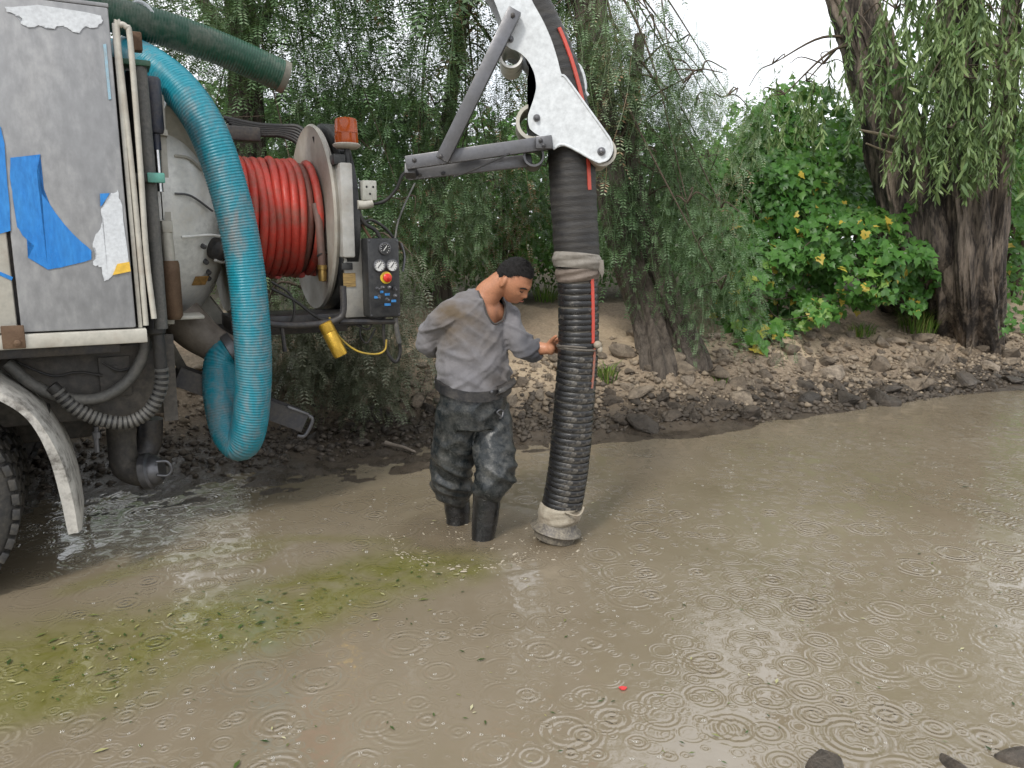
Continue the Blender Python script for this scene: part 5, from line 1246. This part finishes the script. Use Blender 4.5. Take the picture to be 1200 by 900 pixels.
pepper('pepper_tree', 'drooping pepper tree with feathery leaves behind the truck and hose reel', [b0_, W(292, 180, 7.4), W(286, 60, 7.4), W(280, -60, 7.4), W(285, -160, 7.4), W(270, -420, 7.5)], [.20, .16, .14, .12, .10, .05], cl, 1, (.08, .62),
       extra_trunks=([W(288, 110, 7.4), W(262, 40, 7.5), W(225, -20, 7.6), W(190, -110, 7.7)], [.07, .06, .05, .04]) and (([W(288, 110, 7.4), W(262, 40, 7.5), W(225, -20, 7.6), W(190, -110, 7.7)], [.07, .06, .05, .04]), ([W(286, 70, 7.4), W(305, 30, 7.3), W(325, -15, 7.2), W(350, -90, 7.2)], [.06, .05, .04, .03])))
# thinner tree between truck and boom, much sky in its top
b1_ = W(520, 330, 8.6); b1_[2] = float(zt(b1_[0], b1_[1])) - .05
cl = high(420, 600, -560, -170, 4, 1.9, 9)
for (px, py, n, L) in ((520, -40, 14, .9), (560, 10, 12, .9), (600, -30, 14, .9), (540, 90, 16, .8), (590, 80, 12, .8), (510, 130, 22, .8), (560, 160, 22, .8), (620, 130, 14, .8), (490, 190, 24, .8), (535, 210, 26, .8), (580, 225, 22, .8), (500, 260, 22, .8), (550, 275, 22, .7), (480, 80, 18, .8), (625, 60, 14, .9), (640, 200, 14, .8), (560, -110, 18, 1.0), (620, -140, 18, 1.0), (500, -130, 18, 1.0)):
    cl.append((px, py, random.uniform(7.6, 9.2), n, .26, L))
pepper('pepper_tree', 'thin pepper tree with brownish hanging twigs between the beacon and the boom', [b1_, W(512, 230, 8.6), W(528, 120, 8.6), W(540, 20, 8.6), W(550, -90, 8.6), W(555, -360, 8.6)], [.11, .09, .07, .06, .05, .03], cl, 2, (.05, .6), dry=.22)
# leaning double trunk in the middle
b2_, b3_ = base(772, 428), base(812, 420)
cl = high(480, 600, -620, -170, 4, 1.9, 9)
for (px, py, n, L) in ((700, 30, 22, .9), (740, 60, 26, .9), (785, 75, 12, .8), (720, 120, 30, .9), (765, 130, 32, .9), (815, 130, 12, .7), (740, 190, 34, .9), (790, 190, 34, .9), (830, 190, 18, .8), (760, 235, 26, .6), (805, 245, 32, .7), (725, 240, 16, .5), (845, 250, 18, .7), (830, 300, 26, .6), (845, 345, 20, .45), (815, 290, 16, .7), (765, 25, 16, .7), (740, -10, 14, .8), (720, 70, 20, .7), (755, 80, 18, .7), (795, 55, 18, .6), (822, 90, 16, .6), (852, 118, 18, .6), (800, 105, 20, .6), (700, 10, 18, .8), (715, -50, 12, .9), (680, -60, 18, 1.0), (655, -30, 16, .9), (660, 60, 12, .9), (845, 120, 7, .6), (640, -120, 20, 1.0), (680, -150, 20, 1.0)):
    cl.append((px, py, random.uniform(6.7, 8.3), n, .24, L))
pepper('pepper_tree', 'leaning twin-trunk pepper tree on the bank right of the hose', [b2_, W(758, 370, 7.55), W(738, 310, 7.6), W(716, 220, 7.6), W(700, 110, 7.6), W(690, 0, 7.6), W(675, -110, 7.6), W(620, -400, 7.7)], [.185, .155, .15, .145, .15, .15, .12, .06], cl, 5, (.12, .8),
       extra_trunks=(([b3_, W(790, 370, 7.65), W(768, 310, 7.7), W(745, 230, 7.7), W(738, 150, 7.7), W(750, 40, 7.7)], [.17, .14, .125, .10, .08, .05]),))
# silvery low growth under the reel
cl = []
for (px, py, n, L) in ((330, 330, 26, .75), (365, 345, 28, .75), (400, 350, 28, .7), (435, 350, 26, .7), (455, 370, 18, .6), (345, 390, 22, .5), (390, 400, 24, .5), (430, 405, 22, .5), (470, 300, 14, .8), (310, 380, 18, .55)):
    cl.append((px, py, random.uniform(5.9, 6.5), n, .16, L))
b4_ = base(395, 470)
pepper('pepper_sapling', 'silvery grey drooping sapling under the hose reel at the bank foot', [b4_, W(398, 420, 6.35), W(392, 360, 6.35), W(385, 320, 6.35)], [.05, .04, .03, .02], cl, 8, (.2, .9), leafm=L_sil)

# ------------------------------------------------------------------ broad-leaved bushes that close the view behind the bank
def leaf_cloud(n, cen, rad, seed, size, up=.5):
    """points in the outer half of a lumpy ellipsoid with leaf frames pointing out and up"""
    rg = np.random.default_rng(seed); d = rg.normal(size=(n, 3)); d /= np.linalg.norm(d, axis=1)[:, None]; d[:, 2] = np.abs(d[:, 2]) * np.where(rg.random(n) < .8, 1, -.6)
    lump = 1 + .38 * fbm(d * 2.1 + seed, 3); r = (rg.uniform(.35, 1.0, n) ** .45)[:, None]
    return np.array(cen) + d * r * lump[:, None] * np.array(rad), frames_for(d * .7 + np.array([0, -.25, up]), rg, size, n)
def frames_for(nv, rg, size, n):
    nv = nv + rg.normal(0, .38, (n, 3)); nv /= np.linalg.norm(nv, axis=1)[:, None]
    t_ = rg.normal(0, .6, (n, 3)) + np.array([0, -.2, -.55]); t_ -= (t_ * nv).sum(1)[:, None] * nv; t_ /= np.linalg.norm(t_, axis=1)[:, None]
    b_ = np.cross(nv, t_); return np.stack([t_, b_, nv], -1) * (rg.uniform(.65, 1.25, n) * size)[:, None, None]
SL, SF = simple_leaf(); BL, BF = broad_leaf(True); HL, HF_ = broad_leaf(False)
def bush(name, label, px, py, y, w_, h_, n, size, seed, tl=(.1, .9), proto=None, d_=None):
    """stands on the ground under pixel column px at distance y; top reaches row py"""
    top = W(px, py, y); gz = float(zt(np.array(top[0]), np.array(top[1]))); H_ = top[2] - gz
    b = empty(name, (top[0], top[1], gz - .03)); tag(b, label, 'bush', 'leafy bushes behind the bank')
    PV, PF = proto or (SL, SF); c = (top[0], top[1], gz + H_ * .42)
    pts, M = leaf_cloud(n, c, (w_, d_ or w_ * .7, H_ * .62), seed, size)
    ok = pts[:, 2] > gz - .02; pts, M = pts[ok], M[ok]
    V, Fq = scatter(PV, PF, M, pts); rg = np.random.default_rng(seed + 50)
    tint = np.clip(rg.uniform(*tl) * .5 + .25 + .3 * fbm(pts * 1.6, 2) + rg.normal(0, .16, len(pts)), 0, .96)
    kid(link('crown', fast_mesh('crown', V, Fq, np.repeat(tint, len(PV))), L_bush), b)
    st = MB()
    for k in range(7):
        a = random.uniform(0, 6.28); e = np.array([c[0] + math.cos(a) * w_ * .6, c[1] + math.sin(a) * w_ * .4, gz + H_ * random.uniform(.5, .85)])
        st.tube(crom([np.array([top[0], top[1], gz - .05]), (np.array(c) + e) / 2, e], 5), [.03, .02, .006], 6)
    kid(st.build('stems', M_twig, None, 80), b); return b
BU = [('dark green bush behind the truck, low under the pepper tree', 200, 250, 10.5, 1.5, 3200, .075), ('dark green bush below the beacon, behind the control box', 400, 215, 9.9, 1.2, 3200, .07),
      ('leafy bush between the control box and the standing man', 500, 200, 9.6, 1.0, 3200, .075), ('bright leafy bush behind the head of the standing man', 590, 175, 9.8, 1.1, 3600, .085),
      ('shaded bush just left of the twin-trunk pepper tree', 665, 190, 9.9, 1.0, 2800, .08), ('shaded bush just behind the twin-trunk pepper tree', 770, 175, 10.4, 1.2, 3200, .09),
      ('tall bush right of the twin-trunk pepper tree', 850, 150, 10.9, 1.2, 3600, .09), ('tallest bush behind the vine-covered mound', 935, 95, 11.3, 1.5, 4600, .09),
      ('bush against the left side of the big dark trunk', 1030, 130, 11.2, 1.3, 3600, .09), ('bush behind the big dark trunk', 1120, 160, 11.8, 1.4, 3000, .09), ('bush right of the big dark trunk', 1215, 120, 11.4, 1.3, 3600, .09),
      ('farthest bush right of the big dark trunk', 1330, 130, 12.5, 1.8, 3000, .10)]
for k, (lb, px, py, y, w_, n, size) in enumerate(BU): bush('bush', lb, px, py, y, w_, 0, n, size, 20 + k)
# a wood farther back that reads as one mass
n = 26000; rg = np.random.default_rng(77); xs = rg.uniform(-14, 24, n); ys = 13.5 + rg.uniform(0, 3.5, n) + .18 * np.abs(xs)
gap = np.exp(-((xs / ys - .30) / .16) ** 2); hz2 = zt(xs, ys, False); Hh = (3.3 - 1.2 * gap - 1.0 * np.exp(-((xs / ys + .02) / .10) ** 2) + 1.1 * fbm(np.stack([xs * .5, ys * .3, xs * 0], -1), 3))
pts = np.stack([xs, ys, hz2 + Hh * rg.uniform(0, 1, n) ** .8], -1)
V, Fq = scatter(SL, SF, frames_for(np.tile([0, -.5, .6], (n, 1)), rg, .26, n), pts)
tag(link('far_woodland', fast_mesh('far_woodland', V, Fq, np.repeat(np.clip(.35 + .4 * fbm(pts * .8, 3) + rg.normal(0, .15, n), 0, .9), 4)), L_bush), 'dense dark wood far behind the bank, leaves in one mass', 'woodland', kind='stuff')

# ------------------------------------------------------------------ the vine-covered mound: biggest leaves each on its own
vine = empty('vine', base(960, 385)); tag(vine, 'bright green vine with broad lobed leaves, some yellow, covering the mound beside the dark trunk', 'vine')
mound = [(842, 372, 8.2), (870, 385, 8), (905, 398, 7.9), (985, 372, 8.5), (1050, 350, 8.8), (1060, 280, 9.2), (1015, 200, 9.7), (985, 110, 10.1), (930, 90, 10.2), (880, 130, 9.9), (850, 210, 9.5), (832, 290, 8.9)]
def in_poly(x, y, P):
    c = False; j = len(P) - 1
    for i in range(len(P)):
        if ((P[i][1] > y) != (P[j][1] > y)) and x < (P[j][0] - P[i][0]) * (y - P[i][1]) / (P[j][1] - P[i][1]) + P[i][0]: c = not c
        j = i
    return c
def mound_pts(n, poly, ynear, yfar, depth, seed):
    rg = np.random.default_rng(seed); out = []; xs_ = [p[0] for p in poly]; ys_ = [p[1] for p in poly]
    while len(out) < n:
        x, y = rg.uniform(min(xs_), max(xs_)), rg.uniform(min(ys_), max(ys_))
        if not in_poly(x, y, poly): continue
        if fbm(np.array([x * .035, y * .04, seed]), 3) < rg.uniform(-.45, .12): continue
        f = (max(ys_) - y) / (max(ys_) - min(ys_)); yy = ynear + (yfar - ynear) * f + .75 * float(vnoise(np.array([x * .024, y * .03, 3.1]))) + rg.exponential(depth); out.append((*W(x, y, yy), y, rg.random()))
    return np.array(out)
VP = mound_pts(4200, mound, 8.0, 10.1, .22, 5)
VP2 = mound_pts(420, [(1165, 390), (1230, 400), (1240, 120), (1175, 170)], 9.0, 10.2, .25, 9)
VP3 = mound_pts(260, [(1005, 60), (1080, 20), (1210, 30), (1215, 110), (1120, 110), (1040, 130)], 8.6, 9.2, .3, 13)
VP4 = mound_pts(420, [(1040, 350), (1075, 372), (1100, 330), (1085, 250), (1050, 230)], 8.5, 9.0, .15, 21)
VP5 = mound_pts(500, [(835, 330), (870, 360), (900, 200), (860, 120), (835, 170)], 8.6, 9.9, .4, 27)
VPa = np.concatenate([VP, VP2, VP3, VP4, VP5]); rg = np.random.default_rng(3); n = len(VPa)
M = frames_for(np.tile([.05, -.75, .6], (n, 1)), rg, .095, n); M *= np.where(VPa[:, 3] > 330, .85, 1.0)[:, None, None]
dist = VPa[:, 1] - .004 * VPa[:, 3]; order = np.argsort(dist + .35 * rg.random(n)); single = order[:280]; rest = order[280:]
V, Fq = scatter(BL, BF, M[rest], VPa[rest, :3]); tn = np.clip(rg.beta(2, 2.8, len(rest)) * .75 + .55 * fbm(VPa[rest, :3] * 1.7, 3), 0, .88); tn[(rg.random(len(rest)) < .028) & (VPa[rest, 3] > 200)] = .97
kid(tag(link('foliage', fast_mesh('foliage', V, Fq, np.repeat(tn, len(BL))), L_vine), kind='stuff'), vine)
vleaf = [fast_mesh('leaf', BL * np.array([1, wv, 1]), BF, np.full(len(BL), tv)) for wv, tv in ((1.0, .0), (1.1, .0), (.92, .0))]
for x in vleaf: x.materials.append(L_vine1)
for i in single:
    o = bpy.data.objects.new('leaf', vleaf[i % 3]); COL.objects.link(o); mm = Matrix([list(r) for r in M[i]]).to_4x4(); mm.translation = Vector(tuple(VPa[i, :3])); o.parent = vine; o.matrix_parent_inverse = Matrix.Translation(-Vector(vine.location)); o.matrix_basis = mm
st = MB()
for k in range(46):
    a = VP[random.randrange(len(VP)), :3]; b_ = VP[random.randrange(len(VP)), :3]
    if np.linalg.norm(a - b_) < 1.2: g_ = np.array([(a[0] + b_[0]) / 2, (a[1] + b_[1]) / 2 + .1, min(a[2], b_[2]) - .05]); st.tube(crom([a, g_, b_], 6), .006, 5)
kid(tag(st.build('stems', M_twig, None, 80), kind='stuff'), vine)
# runners of the vine down the bank
vr = empty('vine_runner', base(880, 400)); tag(vr, 'broad-leaved vine runner creeping down the bare soil below the mound', 'vine')
sm = MB(); runs = [[(850, 365), (852, 385), (868, 400), (890, 412)], [(905, 380), (895, 395), (905, 408)], [(940, 372), (925, 385), (912, 392)], [(1100, 345), (1112, 365), (1108, 382)], [(1118, 350), (1120, 375)]]
for rr in runs:
    P = np.array([GT(*p) + np.array([0, -.02, .05]) for p in rr]); P = crom(P, 6); sm.tube(P, .006, 5)
    for q in P[::1]:
        for _ in range(2):
            o = bpy.data.objects.new('leaf', vleaf[random.randrange(3)]); COL.objects.link(o); mm = Matrix([list(r) for r in frames_for(np.array([[0, -.5, .8]]), rng, .13, 1)[0]]).to_4x4(); mm.translation = Vector(tuple(q + rng.normal(0, .05, 3) + np.array([0, 0, .05]))); o.parent = vr; o.matrix_parent_inverse = Matrix.Translation(-Vector(vr.location)); o.matrix_basis = mm
kid(sm.build('stem', M_twig, None, 80), vr)

# ------------------------------------------------------------------ big old tree on the right with long hanging leaves
rb = base(1140, 398); old = empty('old_tree', rb); tag(old, 'big old tree with dark split trunk and long hanging leaves', 'tree')
tA = [base(1085, 372) + np.array([0, .25, 0]), W(1078, 300, 9.1), W(1062, 220, 9.15), W(1040, 130, 9.2), W(1015, 50, 9.25), W(990, -20, 9.3), W(965, -120, 9.3)]
tB = [rb, W(1138, 330, 8.75), W(1132, 250, 8.8), W(1122, 160, 8.85), W(1120, 60, 8.9), W(1125, -60, 8.9), W(1130, -160, 9)]
tC = [base(1160, 392), W(1160, 330, 8.7), W(1166, 260, 8.7), W(1172, 180, 8.75), W(1180, 80, 8.8), W(1190, -60, 8.9)]
for pts_, rr, sd_, lob in ((tA, [.42, .36, .33, .29, .26, .24, .2], 11, 5), (tB, [.30, .25, .26, .24, .2, .17, .12], 13, 6), (tC, [.20, .15, .14, .13, .11, .08], 17, 4)):
    x = MB(); trunk_tube(x, pts_, rr, 44, lob, .17, .14, sd_, 16); kid(x.build('trunk', M_bark2, None, 80), old)
x = MB(); trunk_tube(x, [base(1118, 390) + np.array([0, .12, 0]), W(1112, 330, 8.95), W(1104, 260, 9.0), W(1098, 200, 9.05)], [.24, .20, .2, .17], 36, 7, .2, .16, 23, 14); kid(x.build('trunk', M_bark2, None, 80), old)
kid(MB().tube(crom([W(1006, 152, 8.8), W(1035, 158, 8.85), W(1062, 164, 9.0)], 5), [.012, .018, .022], 8).tube(crom([W(1015, 168, 8.8), W(1040, 178, 8.9), W(1062, 186, 9.0)], 5), [.01, .013, .018], 8).build('dead_branch', pmat('pale_dead_wood', (.36, .30, .22), (.2, .16, .12), .6, 14, .8), None), old)
pts, ln, gt, br = [], [], [], MB()
for (px, py, y, n, sp, L) in ((1010, 20, 8.5, 9, .22, .8), (1050, 10, 8.4, 16, .24, .9), (1100, 0, 8.4, 20, .26, .9), (1150, 10, 8.5, 20, .26, .9), (1190, 20, 8.4, 16, .26, .9), (1040, 80, 8.3, 12, .2, .7), (1090, 90, 8.2, 20, .22, .75), (1130, 90, 8.2, 22, .22, .8), (1170, 80, 8.2, 20, .22, .75), (1205, 90, 8.3, 14, .24, .8), (1115, 150, 8.15, 16, .16, .65), (1150, 150, 8.15, 16, .16, .65), (1075, 140, 8.2, 9, .14, .7), (1185, 140, 8.2, 12, .18, .6),
                              (920, 110, 9.2, 10, .2, .75), (945, 95, 9.3, 8, .2, .7), (905, 75, 9.4, 3, .2, .5), (965, 75, 9.4, 6, .18, .6), (1080, -70, 8.6, 20, .35, .9), (1160, -80, 8.6, 24, .35, 1.0), (1230, -40, 8.6, 22, .35, 1.0), (1250, 60, 8.5, 20, .3, .9)) + tuple((random.uniform(1140, 1600), random.uniform(-620, -130), random.uniform(8.2, 9.8), 8, .5, 2.1) for _ in range(14)):
    c = W(px, py, y); tr = tB if px > 1060 else tA; q = min(tr, key=lambda v_: abs(v_[2] - c[2] - .35)); br.tube(crom([q, (q + c) / 2 + np.array([0, -.1, .15]), c], 6), [.024, .015, .006], 7)
    d = rng.normal(0, 1, (n, 3)) * np.array([sp, sp * .8, sp * .5]); pts.append(c + d); ln.append(rng.uniform(.7, 1.2, n) * L); gt.append(np.clip(rng.uniform(.2, .75) + rng.normal(0, .15, n), 0, 1))
    for j in range(3): limb(br, c, c + d[j % n], .009, .004, .06, 4, 5)
kid(br.build('branches', M_twig, None, 80), old)
hang('foliage', np.concatenate(pts), np.concatenate(ln), EUC, L_euc, old, group_tint=np.concatenate(gt))['kind'] = 'stuff'
LV, LF = long_leaf(); eleaf = [fast_mesh('leaf', LV * np.array([1, wv, 1]), LF, np.zeros(len(LV))) for wv in (1, 1.2, .85)]
for x in eleaf: x.materials.append(L_euc1)
for k in range(260):
    px, py = random.uniform(1030, 1205), random.uniform(40, 225)
    if px < 1075 and py > 150: continue
    p = W(px, py, random.uniform(7.85, 8.1)); o = bpy.data.objects.new('leaf', eleaf[k % 3]); COL.objects.link(o); kid(o, old); o.location = p; s_ = random.uniform(.8, 1.35); o.scale = (s_, s_, s_)
    o.rotation_euler = (random.gauss(0, .45), random.gauss(0, .45), random.uniform(0, 6.28))

# ------------------------------------------------------------------ grass tufts and weeds on the bank
def tuft(label, px, py, n, h_, spread):
    p = GT(px, py); V = []
    for k in range(n):
        a = random.uniform(0, 6.28); r_ = spread * math.sqrt(random.random()); o_ = np.array([r_ * math.cos(a), r_ * math.sin(a), -.02]); L = h_ * random.uniform(.5, 1.2); ld = np.array([math.cos(a + random.uniform(-1, 1)), math.sin(a + random.uniform(-1, 1)), 0]); sd_ = np.array([-ld[1], ld[0], 0]) * .0045
        m_ = o_ + ld * L * .18 + UP * L * .6; e = o_ + ld * L * .55 + UP * L * .85; V += [o_ - sd_, o_ + sd_, m_ + sd_, m_ - sd_, m_ - sd_, m_ + sd_, e + sd_ * .1, e - sd_ * .1]
    o = link('grass_tuft', fast_mesh('grass_tuft', np.array(V), np.arange(len(V)).reshape(-1, 4), np.repeat(rng.random(n), 8)), L_grass); o.location = p; tag(o, label, 'grass', 'grass tufts on the bank'); return o
tuft('bright green grass tuft at the foot of the big dark trunk', 1075, 388, 160, .34, .2)
tuft('pale grass tuft on the bank right beside the black suction hose', 712, 446, 70, .2, .07)
tuft('small grass tuft behind the shoulder of the standing man', 640, 352, 90, .28, .15)
tuft('small green tuft among the stones below the twin trunks', 845, 446, 30, .08, .06)
tuft('short grass tuft under the vine-covered mound', 1010, 392, 80, .16, .14)

# ------------------------------------------------------------------ odds and ends
ws = G(455, 530, .05); we = G(488, 532, .03)
stick = MB().tube(crom([GT(452, 524) + np.array([0, 0, .03]), GT(462, 527) + np.array([0, 0, .035]), GT(474, 529) + np.array([0, 0, .03]), GT(487, 532) + np.array([0, 0, .015])], 4), [.022, .014, .012, .008], 8).build('driftwood', pmat('grey_wood', (.24, .20, .16), (.1, .08, .06), .6, 14, .8)); tag(stick, 'short grey stick lying on the mud left of the man', 'stick')
M_petal = pmat('red_petal', (.6, .05, .05), None, 0, 20, .5)
pe = G(730, 808); o = MB().prism([pe + np.array([.014 * math.cos(a) * (1 + .3 * math.sin(3 * a)), .011 * math.sin(a), .004]) for a in np.linspace(0, 6.28, 11)[:-1]], (0, 0, .003)).build('petal', M_petal); tag(o, 'small red petal floating alone on the open water', 'petal')
for px, py, lb in ((655, 492, 'left'), (675, 494, 'right')):
    pass
pz = GT(668, 493); o = MB().sphere(pz + np.array([-.05, 0, .03]), (.03, .02, .018), 2).sphere(pz + np.array([.06, 0, .02]), (.035, .02, .015), 2).build('litter', pmat('faded_red_plastic', (.5, .12, .10), MUD, .5, 30, .5)); tag(o, 'crumpled red plastic litter in the mud at the water edge', 'litter')
# floating leaf bits on the water
n = 620; pxs = np.concatenate([rng.uniform(0, 1, 420), rng.uniform(0, 1, 200)]); P = []
for k in range(n):
    if k < 420:
        f = random.random(); c0_ = np.array([-40, 800]) * (1 - f) + np.array([520, 668]) * f; g_ = G(c0_[0], c0_[1]); P.append(g_[:2] + np.array([random.gauss(0, .22 - .1 * f), random.gauss(0, .16)]))
    else: g_ = G(random.uniform(100, 1200), random.uniform(560, 900)); P.append(g_[:2])
P = np.array(P); PV = np.array([[-1, 0, 0], [0, .3, .12], [1, 0, 0], [0, -.3, .12.__float__()]]); 
V, Fq = scatter(PV, np.array([[0, 1, 2, 3]]), rotz_scale(n, rng.uniform(0, 6.28, n), rng.lognormal(-4.75, .45, n)), np.concatenate([P, np.full((n, 1), .0055)], 1))
M_bits = leafmat('floating_bits', [(0, (.02, .04, .012)), (.5, (.06, .10, .02)), (.75, (.25, .24, .08)), (1, (.5, .47, .3))], trans=0)
tag(link('floating_leaf_bits', fast_mesh('floating_leaf_bits', V, Fq, np.repeat(rng.random(n), 4)), M_bits), 'tiny leaf bits floating on the muddy water and the green scum', 'leaf bits', kind='stuff')
# raindrops breaking the surface: little crowns, sky glint painted in as a pale colour
n = 360; P = []
while len(P) < n:
    px, py = random.uniform(60, 1200), 500 + 400 * random.random() ** 1.6
    if py < 560 - .1 * (px - 500) and px < 1200 and py < 640 - .15 * px + 60: continue
    g_ = G(px, py); s_, n_ = to_sn(g_[0], g_[1])
    if n_ < -.25: P.append(g_[:2])
P = np.array(P); V0 = []; F0 = []
for k in range(7):
    a = k * 2 * math.pi / 7; d = np.array([math.cos(a), math.sin(a), 0]); sd_ = np.array([-d[1], d[0], 0]); b_ = len(V0)
    V0 += list(np.array([d * .55 - sd_ * .16, d * .55 + sd_ * .16, d * (.9 + .3 * (k % 2)) + UP * (.5 + .3 * (k % 3)), d * .35 + UP * .08])); F0 += [[b_, b_ + 1, b_ + 2], [b_ + 1, b_ + 3, b_ + 2], [b_ + 3, b_, b_ + 2]]
V, Fq = scatter(np.array(V0), np.array(F0), rotz_scale(n, rng.uniform(0, 6.28, n), rng.uniform(.004, .009, n)), np.concatenate([P, np.full((n, 1), .001)], 1)); V[:, 2] *= .55
m, t, b, o = nodes('splash_sky_glint'); b.inputs['Base Color'].default_value = (.62, .60, .55, 1); b.inputs['Roughness'].default_value = .15; b.inputs['IOR'].default_value = 1.33  # pale base colour stands in for sky reflected off small ripples
tag(link('rain_splashes', fast_mesh('rain_splashes', V, Fq), m), 'tiny splashes where raindrops hit the water, coloured pale for the sky glint', 'splashes', kind='stuff')

# foam and broken water where the man wades and the nozzle dips
fb = []
for k in range(330):
    if k < 150: a = random.triangular(2.6, 5.6, 4.9); r_ = .47 + .05 * math.sin(3 * a) + random.gauss(0, .03); c_ = MANP; e_ = 1.0
    elif k < 250: a = random.uniform(0, 6.28); r_ = abs(random.gauss(.0, .22)) + .05; c_ = MANP; e_ = 1.0
    else: a = random.uniform(0, 6.28); r_ = random.gauss(.17, .04); c_ = (.235, 3.80); e_ = 1.0
    fb.append((c_[0] + r_ * math.cos(a), c_[1] + r_ * math.sin(a) * e_, a))
fb = np.array(fb); n = len(fb); zf = np.array([float(WV2[int(np.argmin((WV2[:, 0] - p[0]) ** 2 + (WV2[:, 1] - p[1]) ** 2)), 2]) for p in fb])
PV = np.array([[-1, -.3, 0], [1, -.3, 0], [1.1, .3, 0], [-.9, .35, 0], [-.6, -.15, .3], [.6, -.15, .3], [.6, .15, .3], [-.6, .15, .3]]); PF = np.array([[4, 5, 6, 7], [0, 1, 5, 4], [1, 2, 6, 5], [2, 3, 7, 6], [3, 0, 4, 7]])
V, Fq = scatter(PV, PF, rotz_scale(n, fb[:, 2] + 1.57 + rng.normal(0, .4, n), rng.lognormal(-5.35, .5, n)), np.stack([fb[:, 0], fb[:, 1], zf + .0015], -1))
m, t, b, o = nodes('foam'); b.inputs['Base Color'].default_value = (.40, .35, .27, 1); b.inputs['Roughness'].default_value = .3
tag(link('foam', fast_mesh('foam', V, Fq), m), 'bits of foam in a ring around the wading man and the nozzle', 'foam', kind='stuff')
